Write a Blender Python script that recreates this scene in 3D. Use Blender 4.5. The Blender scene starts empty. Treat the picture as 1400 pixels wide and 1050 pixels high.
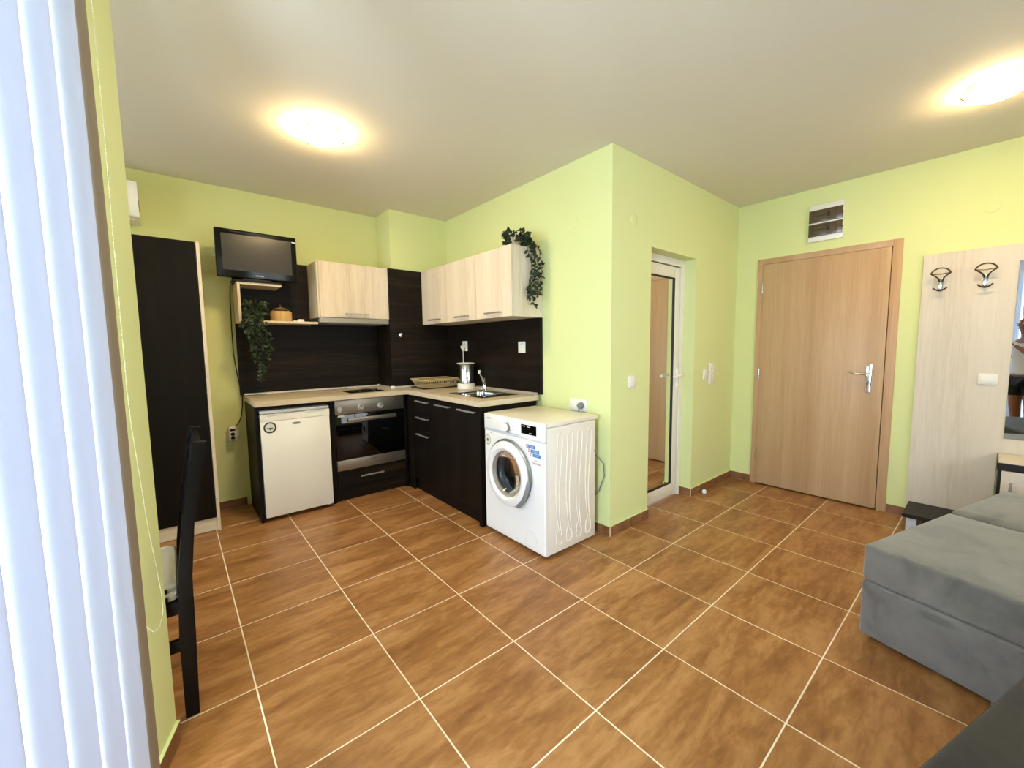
import bpy, bmesh, math, random
from mathutils import Vector, Matrix, Euler
R = math.radians
PI = math.pi
rnd = random.Random(7)
SC = bpy.context.scene
COL = SC.collection

# ------------------------------------------------------------------ camera
cam_d = bpy.data.cameras.new('camera')
cam = bpy.data.objects.new('camera', cam_d)
COL.objects.link(cam)
yaw, pitch, roll = -0.7115, -0.089, -0.010
fw = Vector((math.sin(-yaw)*math.cos(pitch), math.cos(yaw)*math.cos(pitch), math.sin(pitch)))
rt = fw.cross(Vector((0, 0, 1))).normalized()
upv = rt.cross(fw)
c_, s_ = math.cos(roll), math.sin(roll)
r2 = c_*rt + s_*upv
u2 = -s_*rt + c_*upv
mw = Matrix((r2, u2, -fw)).transposed().to_4x4()
mw.translation = Vector((0, 0, 1.275))
cam.matrix_world = mw
cam_d.sensor_width = 36
cam_d.sensor_fit = 'HORIZONTAL'
cam_d.lens = 558.8/1400*36
cam_d.shift_x = -17.9/1400
cam_d.clip_start = 0.005
SC.camera = cam

# ------------------------------------------------------------------ world, daylight, exposure
W = bpy.data.worlds.new('world')
SC.world = W
W.use_nodes = True
W.node_tree.nodes['Background'].inputs[0].default_value = (0.80, 0.90, 1.0, 1)
W.node_tree.nodes['Background'].inputs[1].default_value = 2.0
SC.view_settings.view_transform = 'Standard'
SC.view_settings.look = 'None'
SC.view_settings.gamma = 1
SC.view_settings.use_curve_mapping = False
SC.view_settings.exposure = 0.5
LAMP_E = (108, 72)      # emission of the two ceiling lamp shades (kitchen, hall)
DAY_W = 470.0          # daylight behind the balcony window
ALC_W = 22.0           # daylight through the alcove window, left of the picture
REAR_W = 22.0          # added fill light behind the camera, set in a made-up window

P0 = Vector((-0.066, 1.686, 0))                 # end corner of the slanted balcony wall
WN = Vector((0.9543, -0.2988, 0))               # its normal, into the room
WD = Vector((-0.2988, -0.9543, 0))              # along it, away from the corner


def wpt(t, off, z):
    return P0 + WD*t + WN*off + Vector((0, 0, z))


def area(name, loc, direction, sx, sy, power, color):
    l = bpy.data.lights.new(name, 'AREA')
    l.shape = 'RECTANGLE'
    l.size, l.size_y = sx, sy
    l.energy = power
    l.color = color
    o = bpy.data.objects.new(name, l)
    COL.objects.link(o)
    o.location = loc
    o.rotation_euler = Vector(direction).to_track_quat('-Z', 'Z').to_euler()
    return o


area('daylight_balcony', wpt(1.45, -0.55, 1.35), WN, 2.3, 2.3, DAY_W, (0.66, 0.82, 1.0))
area('daylight_alcove', (-1.85, 2.75, 1.55), (1, 0, 0), 1.3, 1.2, ALC_W, (0.72, 0.85, 1.0))
area('fill_rear', (1.9, -2.2, 1.6), (0, 1, -0.1), 2.2, 1.3, REAR_W, (0.95, 0.97, 1.0))  # unseen fill, added to brighten the room from behind


# ------------------------------------------------------------------ materials
def lin(h):
    v = [int(h[i:i+2], 16)/255 for i in (0, 2, 4)]
    return tuple([(x/12.92 if x <= 0.04045 else ((x+0.055)/1.055)**2.4) for x in v] + [1.0])


MATS = {}


def mat(name, color, rough=0.5, metal=0.0, **kw):
    if name in MATS:
        return MATS[name]
    m = bpy.data.materials.new(name)
    m.use_nodes = True
    b = m.node_tree.nodes['Principled BSDF']
    b.inputs['Base Color'].default_value = lin(color)
    b.inputs['Roughness'].default_value = rough
    b.inputs['Metallic'].default_value = metal
    for k, v in kw.items():
        b.inputs[k].default_value = v
    MATS[name] = m
    return m


def nodes(m):
    nt = m.node_tree
    return nt, nt.nodes, nt.links, nt.nodes['Principled BSDF']


def ramp(nt, stops):
    r = nt.nodes.new('ShaderNodeValToRGB')
    els = r.color_ramp.elements
    while len(els) < len(stops):
        els.new(0.5)
    for e, (p, c) in zip(els, stops):
        e.position = p
        e.color = lin(c)
    return r


def coords(nt, scale, per_object=False, rot=(0, 0, 0)):
    tc = nt.nodes.new('ShaderNodeTexCoord')
    mp = nt.nodes.new('ShaderNodeMapping')
    mp.inputs['Scale'].default_value = scale
    mp.inputs['Rotation'].default_value = rot
    src = tc.outputs['Object']
    if per_object:
        oi = nt.nodes.new('ShaderNodeObjectInfo')
        mu = nt.nodes.new('ShaderNodeVectorMath')
        mu.operation = 'MULTIPLY_ADD'
        cb = nt.nodes.new('ShaderNodeCombineXYZ')
        for i, k in enumerate((17.0, 31.0, 7.0)):
            q = nt.nodes.new('ShaderNodeMath')
            q.operation = 'MULTIPLY'
            q.inputs[1].default_value = k
            nt.links.new(oi.outputs['Random'], q.inputs[0])
            nt.links.new(q.outputs[0], cb.inputs[i])
        mu.inputs[1].default_value = (1, 1, 1)
        nt.links.new(src, mu.inputs[0])
        nt.links.new(cb.outputs[0], mu.inputs[2])
        src = mu.outputs[0]
    nt.links.new(src, mp.inputs['Vector'])
    return mp.outputs[0]


def noise(nt, vec, scale, detail=4, rough=0.55, dist=0.0):
    n = nt.nodes.new('ShaderNodeTexNoise')
    n.inputs['Scale'].default_value = scale
    n.inputs['Detail'].default_value = detail
    n.inputs['Roughness'].default_value = rough
    n.inputs['Distortion'].default_value = dist
    nt.links.new(vec, n.inputs['Vector'])
    return n.outputs['Fac']


def bump(nt, b, fac, strength, dist=0.002):
    bp = nt.nodes.new('ShaderNodeBump')
    bp.inputs['Strength'].default_value = strength
    bp.inputs['Distance'].default_value = dist
    nt.links.new(fac, bp.inputs['Height'])
    nt.links.new(bp.outputs[0], b.inputs['Normal'])


def wood(name, stops, along='z', band=9.0, fine=60.0, rough=0.5, stretch=0.06, per_object=False, mixf=0.45):
    m = mat(name, 'ffffff', rough)
    nt, N, L, b = nodes(m)
    b.inputs['Specular IOR Level'].default_value = 0.3 if not name.startswith('wenge') else 0.14
    sc = {'x': (stretch, 1, 1), 'y': (1, stretch, 1), 'z': (1, 1, stretch)}[along]
    v = coords(nt, sc, per_object)
    a = noise(nt, v, band, 3, 0.5, 0.3)
    f = noise(nt, v, fine, 5, 0.6, 0.2)
    mx = N.new('ShaderNodeMix')
    mx.inputs[0].default_value = mixf
    L.new(a, mx.inputs[2])
    L.new(f, mx.inputs[3])
    r = ramp(nt, stops)
    L.new(mx.outputs[0], r.inputs[0])
    L.new(r.outputs[0], b.inputs['Base Color'])
    bump(nt, b, f, 0.12)
    return m


def paint(name, color, rough=0.85, st=0.15):
    m = mat(name, color, rough)
    nt, N, L, b = nodes(m)
    v = coords(nt, (1, 1, 1))
    bump(nt, b, noise(nt, v, 90, 4), st, 0.003)
    return m


WALL = paint('green_wall_paint', 'd7dc9a')
CEIL = paint('ceiling_paint', 'ddd5c0')
LEDGE = paint('painted_ledge', 'd3dd9c')
GROUT = mat('cream_grout', 'ecdcc0', 0.8)
DARKV = wood('wenge_vertical', [(0.25, '0a0705'), (0.55, '140e0a'), (0.8, '20180f')], 'z', 10, 70, 0.5)
DARKH = wood('wenge_horizontal', [(0.3, '0c0805'), (0.5, '1a130c'), (0.72, '33271a')], 'x', 14, 80, 0.48)
DARKHY = wood('wenge_horizontal_y', [(0.3, '0c0805'), (0.5, '19120c'), (0.72, '2c2118')], 'y', 14, 80, 0.48)
LIGHTV = wood('light_ash_vertical', [(0.2, 'bda78a'), (0.5, 'dbccb4'), (0.8, 'e8dcc8')], 'z', 11, 70, 0.5)
LIGHTX = wood('light_ash_x', [(0.2, 'bda78a'), (0.5, 'dbccb4'), (0.8, 'e8dcc8')], 'x', 11, 70, 0.5)
PANELW = wood('hall_panel_ash', [(0.2, 'baac97'), (0.5, 'd4c8b4'), (0.8, 'ddd3c1')], 'z', 6, 60, 0.5, 0.07)
BEECH = wood('beech_door', [(0.3, 'a5805a'), (0.5, 'bd9a72'), (0.72, 'd0b18b')], 'z', 4, 90, 0.38, 0.03, mixf=0.28)
BEECHF = wood('beech_frame', [(0.3, 'b38b63'), (0.5, 'c09a72'), (0.72, 'cba981')], 'z', 10, 110, 0.38, 0.03)
TOPM = wood('worktop_laminate', [(0.3, 'b8a68a'), (0.5, 'cfbfa3'), (0.75, 'd9ccb3')], 'x', 14, 90, 0.35, 0.25)
WHITEE = mat('white_enamel', 'e9e8e6', 0.28)
CREAME = mat('cream_enamel', 'f3f0e6', 0.32)
WPLAST = mat('white_plastic', 'e8e4d8', 0.35)
BPLAST = mat('black_gloss_plastic', '090807', 0.15, 0.0, **{'Specular IOR Level': 0.25})
BMATT = mat('black_matt', '0d0c0b', 0.55)
GREYP = mat('grey_plastic', '7d7f80', 0.4)
SILV = mat('brushed_steel', '968e7d', 0.38, 0.85)
STEEL = mat('stainless_steel', 'c9c9c6', 0.14, 1.0)
CHROME = mat('chrome', 'dedede', 0.06, 1.0)
BRONZE = mat('dark_bronze', '5e5247', 0.3, 0.8)
ALU = mat('aluminium_strip', 'cfcac0', 0.4, 0.5)
UPVC = mat('white_door_profile', 'e6e1d0', 0.35)
MIRROR = mat('mirror_glass', 'd9dcd8', 0.01, 1.0)
DMIRROR = mat('door_mirror_glass', 'f0efe6', 0.015, 1.0)
SCREEN = mat('tv_screen', '2f2b20', 0.25)
OVENG = mat('oven_glass', '050505', 0.04)
CREAMF = mat('cream_fabric', 'c9c1ac', 0.9)
CHAIRW = mat('dark_chair_lacquer', '0a0605', 0.35, 0.0, **{'Specular IOR Level': 0.2})
BEIGEP = mat('beige_plastic', 'c4ad78', 0.45)
DTRAY = mat('dark_tray_plastic', '241814', 0.35)
LEAF = mat('ivy_leaf', '1f2c16', 0.5)
LEAF2 = mat('ivy_leaf_light', '3d5030', 0.5)
STEM = mat('ivy_stem', '3a3a22', 0.7)
POTM = mat('pot_ceramic', 'b9a985', 0.5)
BAMBOO = wood('bamboo_box', [(0.3, 'b98f52'), (0.5, 'd1aa6c'), (0.75, 'dfbf88')], 'z', 30, 90, 0.45)
GLASS = mat('clear_glass', 'ffffff', 0.03, 0.0, **{'Transmission Weight': 1.0, 'IOR': 1.45})
BLUES = mat('blue_sticker', '3f7fc0', 0.5)
REDS = mat('red_sticker', 'a5313a', 0.5)
DARKS = mat('dark_green_print', '2e3a33', 0.6)
GREYS = mat('grey_print', '8e9094', 0.6)
OLIVES = mat('olive_ring_print', 'a09a55', 0.6)
FUSED = mat('smoked_brown_plastic', '5a4b36', 0.2)
FUSEDK = mat('dark_breaker', '271d14', 0.4)
BOWL = mat('bowl_glass', '5c6064', 0.08, 0.3)
DRUM = mat('drum_steel', '3d3f44', 0.3, 0.8)
RUBBER = mat('rubber_dark', '232222', 0.6)
SLAT_SHADE = mat('shaded_slat_taupe', '94887a', 0.95)  # end slat without backlight: its shade is put into the colour
SKIN = mat('skin', '8a5a40', 0.55)
SHIRT = mat('white_cotton', 'dcdad6', 0.9)
SHORT = mat('black_cotton', '111113', 0.9)
HAIR = mat('dark_hair', '20150f', 0.6)
BRICKB = mat('baseboard_tile', '7c5533', 0.45)
nt, N, L, b = nodes(BRICKB)
rr = ramp(nt, [(0.3, '70472a'), (0.7, '92683f')])
L.new(noise(nt, coords(nt, (1, 1, 1), True), 12, 3), rr.inputs[0])
L.new(rr.outputs[0], b.inputs['Base Color'])

# floor tile: brown stone print with streaks running across the room
TILE = mat('brown_floor_tile', 'b98a56', 0.36)
nt, N, L, b = nodes(TILE)
v = coords(nt, (0.22, 1, 1), True, (0, 0, 0.12))
n1 = noise(nt, v, 9, 5, 0.55, 0.9)
v2 = coords(nt, (0.35, 1, 1), True, (0, 0, -0.2))
n2 = noise(nt, v2, 38, 5, 0.6, 0.5)
mx = N.new('ShaderNodeMix')
mx.inputs[0].default_value = 0.4
L.new(n1, mx.inputs[2])
L.new(n2, mx.inputs[3])
rr = ramp(nt, [(0.3, '744a26'), (0.46, '946335'), (0.57, 'aa7a49'), (0.72, 'b88c5c')])
L.new(mx.outputs[0], rr.inputs[0])
L.new(rr.outputs[0], b.inputs['Base Color'])
bump(nt, b, n2, 0.08)


# sofa velours
def velour(name, stops, stain=False):
    m = mat(name, '888888', 0.92, 0.0, **{'Sheen Weight': 0.35, 'Sheen Roughness': 0.5})
    nt, N, L, b = nodes(m)
    v = coords(nt, (1, 1, 1))
    a = noise(nt, v, 6, 5, 0.6, 0.6)
    r = ramp(nt, stops)
    L.new(a, r.inputs[0])
    L.new(r.outputs[0], b.inputs['Base Color'])
    bump(nt, b, noise(nt, v, 350, 2), 0.3)
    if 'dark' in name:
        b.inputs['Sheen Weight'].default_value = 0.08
    if stain:
        mp = nt.nodes.new('ShaderNodeMapping')
        mp.inputs['Location'].default_value = (0, 0.245/0.055, -0.232/0.017)
        mp.inputs['Scale'].default_value = (8, 1/0.055, 1/0.017)
        nt.links.new(v, mp.inputs['Vector'])
        nz = nt.nodes.new('ShaderNodeTexNoise')
        nz.inputs['Scale'].default_value = 60
        nt.links.new(v, nz.inputs['Vector'])
        ad = nt.nodes.new('ShaderNodeVectorMath')
        nt.links.new(mp.outputs[0], ad.inputs[0])
        nt.links.new(nz.outputs['Color'], ad.inputs[1])
        sb_ = nt.nodes.new('ShaderNodeVectorMath')
        sb_.operation = 'SUBTRACT'
        sb_.inputs[1].default_value = (0.5, 0.5, 0.5)
        nt.links.new(ad.outputs[0], sb_.inputs[0])
        ln = nt.nodes.new('ShaderNodeVectorMath')
        ln.operation = 'LENGTH'
        nt.links.new(sb_.outputs[0], ln.inputs[0])
        mr = nt.nodes.new('ShaderNodeMapRange')
        mr.inputs['From Min'].default_value = 0.7
        mr.inputs['From Max'].default_value = 1.2
        mr.inputs['To Min'].default_value = 0.72
        mr.inputs['To Max'].default_value = 1.0
        nt.links.new(ln.outputs['Value'], mr.inputs['Value'])
        mu = nt.nodes.new('ShaderNodeVectorMath')
        mu.operation = 'SCALE'
        nt.links.new(r.outputs[0], mu.inputs[0])
        nt.links.new(mr.outputs[0], mu.inputs['Scale'])
        nt.links.new(mu.outputs[0], b.inputs['Base Color'])
    return m


VEL = velour('grey_velour', [(0.3, '5c5a53'), (0.5, '716e65'), (0.75, '7f7b71')])
VELS = velour('grey_velour_with_stain', [(0.3, '5c5a55'), (0.5, '706d67'), (0.75, '7e7a73')], True)
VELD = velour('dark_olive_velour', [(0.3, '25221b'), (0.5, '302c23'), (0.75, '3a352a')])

# translucent blind slat
SLAT = bpy.data.materials.new('white_slat_fabric')
SLAT.use_nodes = True
nt = SLAT.node_tree
nt.nodes.remove(nt.nodes['Principled BSDF'])
df = nt.nodes.new('ShaderNodeBsdfDiffuse')
tr = nt.nodes.new('ShaderNodeBsdfTranslucent')
ms = nt.nodes.new('ShaderNodeMixShader')
df.inputs[0].default_value = lin('d6dae4')
tr.inputs[0].default_value = lin('e2ecff')
ms.inputs[0].default_value = 0.115
nt.links.new(df.outputs[0], ms.inputs[1])
nt.links.new(tr.outputs[0], ms.inputs[2])
nt.links.new(ms.outputs[0], nt.nodes['Material Output'].inputs[0])

def lamp_mat(strength):
    m = mat('lit_lamp_glass_%d' % strength, 'fff8ea', 0.3)
    b = m.node_tree.nodes['Principled BSDF']
    b.inputs['Emission Color'].default_value = (1.0, 0.74, 0.40, 1)
    b.inputs['Emission Strength'].default_value = strength
    return m


# ------------------------------------------------------------------ mesh helpers
class M:
    def __init__(s):
        s.bm = bmesh.new()

    def box(s, x0, x1, y0, y1, z0, z1, bev=0.0, seg=2):
        g = bmesh.ops.create_cube(s.bm, size=1)['verts']
        for v in g:
            v.co = Vector(((x0+x1)/2 + v.co.x*(x1-x0), (y0+y1)/2 + v.co.y*(y1-y0), (z0+z1)/2 + v.co.z*(z1-z0)))
        if bev > 0:
            es = list({e for v in g for e in v.link_edges})
            bmesh.ops.bevel(s.bm, geom=es, offset=bev, segments=seg, affect='EDGES', profile=0.5)
        return s

    def xf(s, mtx, start):
        for v in list(s.bm.verts)[start:]:
            v.co = mtx @ v.co
        return s

    def n(s):
        s.bm.verts.ensure_lookup_table()
        return len(s.bm.verts)

    def cone(s, p0, p1, r0, r1, seg=20, caps=True):
        p0, p1 = Vector(p0), Vector(p1)
        d = p1-p0
        q = Vector((0, 0, 1)).rotation_difference(d.normalized()).to_matrix().to_4x4()
        q.translation = (p0+p1)/2
        bmesh.ops.create_cone(s.bm, cap_ends=caps, segments=seg, radius1=r0, radius2=r1, depth=d.length, matrix=q)
        return s

    def cyl(s, p0, p1, r, seg=20):
        return s.cone(p0, p1, r, r, seg)

    def tube(s, pts, r, seg=8, closed=False):
        pts = [Vector(p) for p in pts]
        n = len(pts)
        rr_ = r if isinstance(r, (list, tuple)) else [r]*n
        rings = []
        nrm = None
        for i, p in enumerate(pts):
            if closed:
                t = (pts[(i+1) % n]-pts[i-1]).normalized()
            else:
                t = (pts[min(i+1, n-1)]-pts[max(i-1, 0)]).normalized()
            if nrm is None:
                nrm = t.orthogonal().normalized()
            nrm = (nrm - t*nrm.dot(t)).normalized()
            bn = t.cross(nrm)
            rings.append([s.bm.verts.new(p + (nrm*math.cos(2*PI*k/seg) + bn*math.sin(2*PI*k/seg))*rr_[i]) for k in range(seg)])
        rng = range(n if closed else n-1)
        for i in rng:
            a, b_ = rings[i], rings[(i+1) % n]
            for k in range(seg):
                s.bm.faces.new((a[k], a[(k+1) % seg], b_[(k+1) % seg], b_[k]))
        if not closed:
            s.bm.faces.new(rings[0][::-1])
            s.bm.faces.new(rings[-1])
        return s

    def lathe(s, prof, center=(0, 0, 0), axis=(0, 0, 1), seg=32):
        q = Vector((0, 0, 1)).rotation_difference(Vector(axis).normalized()).to_matrix()
        c = Vector(center)
        rings = []
        for r, z in prof:
            if r < 1e-6:
                rings.append([s.bm.verts.new(c + q @ Vector((0, 0, z)))])
            else:
                rings.append([s.bm.verts.new(c + q @ Vector((r*math.cos(2*PI*k/seg), r*math.sin(2*PI*k/seg), z))) for k in range(seg)])
        for a, b_ in zip(rings, rings[1:]):
            for k in range(seg):
                k2 = (k+1) % seg
                if len(a) == 1 and len(b_) == 1:
                    continue
                if len(a) == 1:
                    s.bm.faces.new((a[0], b_[k2], b_[k]))
                elif len(b_) == 1:
                    s.bm.faces.new((a[k], a[k2], b_[0]))
                else:
                    s.bm.faces.new((a[k], a[k2], b_[k2], b_[k]))
        return s

    def prism(s, poly, z0, z1, plane='xy'):
        def P(a, b_, c):
            return {'xy': (a, b_, c), 'xz': (a, c, b_), 'yz': (c, a, b_)}[plane]
        lo = [s.bm.verts.new(P(a, b_, z0)) for a, b_ in poly]
        hi = [s.bm.verts.new(P(a, b_, z1)) for a, b_ in poly]
        n = len(poly)
        s.bm.faces.new(lo[::-1])
        s.bm.faces.new(hi)
        for i in range(n):
            s.bm.faces.new((lo[i], lo[(i+1) % n], hi[(i+1) % n], hi[i]))
        return s


def strand_points(ctrl, n):
    cs = [Vector(c) for c in ctrl]
    out = []
    for i in range(len(cs)-1):
        p0 = cs[max(i-1, 0)]
        p1, p2 = cs[i], cs[i+1]
        p3 = cs[min(i+2, len(cs)-1)]
        for k in range(n):
            u = k/n
            out.append(0.5*((2*p1)+(p2-p0)*u+(2*p0-5*p1+4*p2-p3)*u*u+(3*p1-p0-3*p2+p3)*u*u*u))
    out.append(cs[-1])
    return out


ROOT = {}


def setp(o, label=None, cat=None, group=None, kind=None):
    if label:
        o['label'] = label
    if cat:
        o['category'] = cat
    if group:
        o['group'] = group
    if kind:
        o['kind'] = kind
    return o


def thing(name, label, cat, loc=(0, 0, 0), rot=0.0, group=None, kind=None):
    o = bpy.data.objects.new(name, None)
    o.empty_display_size = 0.05
    COL.objects.link(o)
    o.location = loc
    o.rotation_euler = (0, 0, rot)
    ROOT[o] = Matrix.Translation(Vector(loc)) @ Matrix.Rotation(rot, 4, 'Z')
    return setp(o, label, cat, group, kind)


def finish(bm, name, m, smooth=True, ang=35):
    bmesh.ops.recalc_face_normals(bm, faces=bm.faces[:])
    me = bpy.data.meshes.new(name)
    bm.to_mesh(me)
    bm.free()
    me.materials.append(m)
    if smooth:
        me.polygons.foreach_set('use_smooth', [True]*len(me.polygons))
        me.set_sharp_from_angle(angle=R(ang))
    return me


def part(name, mb, m, parent, label=None, local=False, kind=None, smooth=True):
    """a mesh child; coordinates are world ones unless local=True"""
    root = parent
    while root not in ROOT:
        root = root.parent
    if not local:
        mb.bm.transform(ROOT[root].inverted())
    o = bpy.data.objects.new(name, finish(mb.bm, name, m, smooth))
    COL.objects.link(o)
    o.parent = parent
    return setp(o, label, None, None, kind)


def solo(name, mb, m, loc=(0, 0, 0), label=None, cat=None, group=None, kind=None, smooth=True):
    mb.bm.transform(Matrix.Translation(-Vector(loc)))
    o = bpy.data.objects.new(name, finish(mb.bm, name, m, smooth))
    COL.objects.link(o)
    o.location = loc
    ROOT[o] = Matrix.Translation(Vector(loc))
    return setp(o, label, cat, group, kind)


def text(name, body, size, loc, right, up, m, parent, depth=0.0004, local=False):
    cu = bpy.data.curves.new(name, 'FONT')
    cu.body = body
    cu.size = size
    cu.align_x = 'CENTER'
    cu.align_y = 'CENTER'
    cu.extrude = depth
    cu.resolution_u = 3
    tmp = bpy.data.objects.new(name, cu)
    COL.objects.link(tmp)
    dg = bpy.context.evaluated_depsgraph_get()
    me = bpy.data.meshes.new_from_object(tmp.evaluated_get(dg))
    bpy.data.objects.remove(tmp)
    right, up = Vector(right).normalized(), Vector(up).normalized()
    nn = right.cross(up)
    q = Matrix((right, up, nn)).transposed().to_4x4()
    q.translation = Vector(loc)
    mt = q if local else ROOT_OF(parent).inverted() @ q
    me.transform(mt)
    me.materials.clear()
    me.materials.append(m)
    o = bpy.data.objects.new(name, me)
    COL.objects.link(o)
    o.parent = parent
    return o


def ROOT_OF(p):
    while p not in ROOT:
        p = p.parent
    return ROOT[p]


# ------------------------------------------------------------------ room shell
xB, xD, yA, yC, yK, xK, H = 2.1576, 4.0417, 4.0038, 1.6469, 3.6904, 1.5727, 2.5338
XL, YR = -1.6, -1.9
su, sv, ta, tb = 0.4438, 0.4559, 0.1616, 1.3093
TEND = 3.76                                     # slanted wall reaches the rear wall here
PE = P0 + WD*TEND

floor = solo('floor', M().box(XL-0.1, xD+0.15, YR-0.1, yA+0.1, -0.12, -0.0012), GROUT, kind='structure', smooth=False)
g = 0.0023


def tilemesh():
    mb = M()
    mb.box(-su/2+g, su/2-g, -sv/2+g, sv/2-g, -0.006, 0.0, 0.0012, 1)
    return finish(mb.bm, 'tile', TILE, True, 25)


tm = tilemesh()
for i in range(-4, 9):
    for j in range(-7, 6):
        cx, cy = ta+(i+0.5)*su, tb+(j+0.5)*sv
        if cx+su/2 < XL-0.05 or cx-su/2 > xD or cy+sv/2 < YR or cy-sv/2 > yA:
            continue
        if cx-su/2 > xB and cy-sv/2 > yC+0.3:
            continue
        o = bpy.data.objects.new('tile', tm)
        COL.objects.link(o)
        o.parent = floor
        o.location = (cx, cy, rnd.uniform(-0.0006, 0.0))

solo('ceiling', M().box(XL-0.1, xD+0.15, YR-0.1, yA+0.1, H, H+0.1), CEIL, kind='structure', smooth=False)
solo('wall_back', M().box(XL-0.1, xB, yA, yA+0.12, 0, H), WALL, kind='structure', smooth=False)
solo('wall_kitchen_right', M().box(xB, xB+0.12, yC+0.24, yA+0.12, 0, H), WALL, kind='structure', smooth=False)
solo('wall_chimney', M().box(xK, xB, yK, yA, 0, H), WALL, kind='structure', smooth=False)
xL_, xR_, zT_ = 2.608, 3.264, 1.973
solo('wall_hall', M().box(xB, xL_, yC, yC+0.24, 0, H).box(xR_, xD, yC, yC+0.24, 0, H).box(xL_, xR_, yC, yC+0.24, zT_, H),
     WALL, kind='structure', smooth=False)
eD0, eD1, eDz = 0.535, 1.425, 2.0
solo('wall_entrance', M().box(xD, xD+0.14, YR, eD0, 0, H).box(xD, xD+0.14, eD1, yC+0.24, 0, H).box(xD, xD+0.14, eD0, eD1, eDz, H),
     WALL, kind='structure', smooth=False)
solo('wall_alcove', M().box(XL-0.1, XL, 1.60, 2.1, 0, H).box(XL-0.1, XL, 3.4, yA, 0, H).box(XL-0.1, XL, 2.1, 3.4, 0, 0.9).box(XL-0.1, XL, 2.1, 3.4, 2.2, H).box(XL, -0.30, 1.60, 1.74, 0, H), WALL, kind='structure', smooth=False)
# rear wall with an opening added for the fill light
solo('wall_rear', M().box(-1.3, 0.8, YR-0.12, YR, 0, H).box(3.0, xD+0.14, YR-0.12, YR, 0, H).box(0.8, 3.0, YR-0.12, YR, 0, 0.95)
     .box(0.8, 3.0, YR-0.12, YR, 2.25, H), WALL, kind='structure', smooth=False)
w2 = thing('added_fill_window', None, None, (1.9, YR-0.06, 0.95), kind='structure')  # unseen window, added to frame the rear fill light
mb = M()
for a, b_ in ((0.8, 0.87), (1.865, 1.935), (2.93, 3.0)):
    mb.box(a, b_, YR-0.09, YR-0.03, 0.95, 2.25)
mb.box(0.8, 3.0, YR-0.09, YR-0.03, 0.95, 1.02).box(0.8, 3.0, YR-0.09, YR-0.03, 2.18, 2.25)
part('window_frame', mb, UPVC, w2)

w3 = thing('window_3', None, None, (XL-0.05, 2.75, 0.9), kind='structure')
mb = M()
for a, b_ in ((2.1, 2.17), (2.715, 2.785), (3.33, 3.4)):
    mb.box(XL-0.08, XL-0.03, a, b_, 0.9, 2.2)
mb.box(XL-0.08, XL-0.03, 2.1, 3.4, 0.9, 0.97).box(XL-0.08, XL-0.03, 2.1, 3.4, 2.13, 2.2)
part('window_frame', mb, UPVC, w3)

# slanted balcony wall (solid end, lintel, sill piece beyond the window)
TH = 0.20


def slab(t0, t1, z0, z1, o0=-TH, o1=0.0):
    m_ = M()
    a, b2, c, d = wpt(t0, o0, 0), wpt(t1, o0, 0), wpt(t1, o1, 0), wpt(t0, o1, 0)
    m_.prism([(a.x, a.y), (b2.x, b2.y), (c.x, c.y), (d.x, d.y)], z0, z1)
    return m_


def join(*ms):
    base = ms[0]
    for q in ms[1:]:
        me = bpy.data.meshes.new('tmp')
        q.bm.to_mesh(me)
        base.bm.from_mesh(me)
        bpy.data.meshes.remove(me)
        q.bm.free()
    return base


TW0, TW1, ZW = 0.37, 2.55, 2.30
solo('wall_left', join(slab(0, TW0, 0, H), slab(TW1, TEND, 0, H), slab(TW0, TW1, ZW, H)), WALL, kind='structure', smooth=False)
w1 = thing('window_1', None, None, tuple(wpt((TW0+TW1)/2, -0.1, 0)), kind='structure')
part('window_frame', join(slab(TW0, TW0+0.07, 0, ZW, -0.13, -0.07), slab(TW1-0.07, TW1, 0, ZW, -0.13, -0.07),
                          slab(1.42, 1.50, 0.07, ZW-0.07, -0.13, -0.07),
                          slab(TW0+0.07, TW1-0.07, ZW-0.07, ZW, -0.13, -0.07), slab(TW0+0.07, TW1-0.07, 0, 0.07, -0.13, -0.07)), UPVC, w1)

# baseboards: tile pieces with a painted ledge on top
BH, BT = 0.068, 0.009


def baseboard(name, a, b_, nrm, cuts=()):
    """from a to b on the floor, nrm points into the room"""
    a, b_, nrm = Vector(a), Vector(b_), Vector(nrm)
    L_ = (b_-a).length
    d = (b_-a).normalized()
    root = thing(name, None, None, (a.x, a.y, 0), kind='structure')
    ts = [0.0] + sorted(c for c in cuts if 0.02 < c < L_-0.02) + [L_]

    def piece(t0, t1, o1, z0, z1):
        q = [a+d*t0, a+d*t1, a+d*t1+nrm*o1, a+d*t0+nrm*o1]
        return M().prism([(v.x, v.y) for v in q], z0, z1)
    part('grout_joint', piece(0.0005, L_-0.0005, BT-0.002, 0, BH-0.002), GROUT, root)
    for t0, t1 in zip(ts, ts[1:]):
        part('tile', piece(t0+0.0012, t1-0.0012, BT, 0.0015, BH), BRICKB, root)
    part('painted_ledge', piece(0, L_, BT+0.001, BH, BH+0.004), LEDGE, root)
    return root


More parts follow.
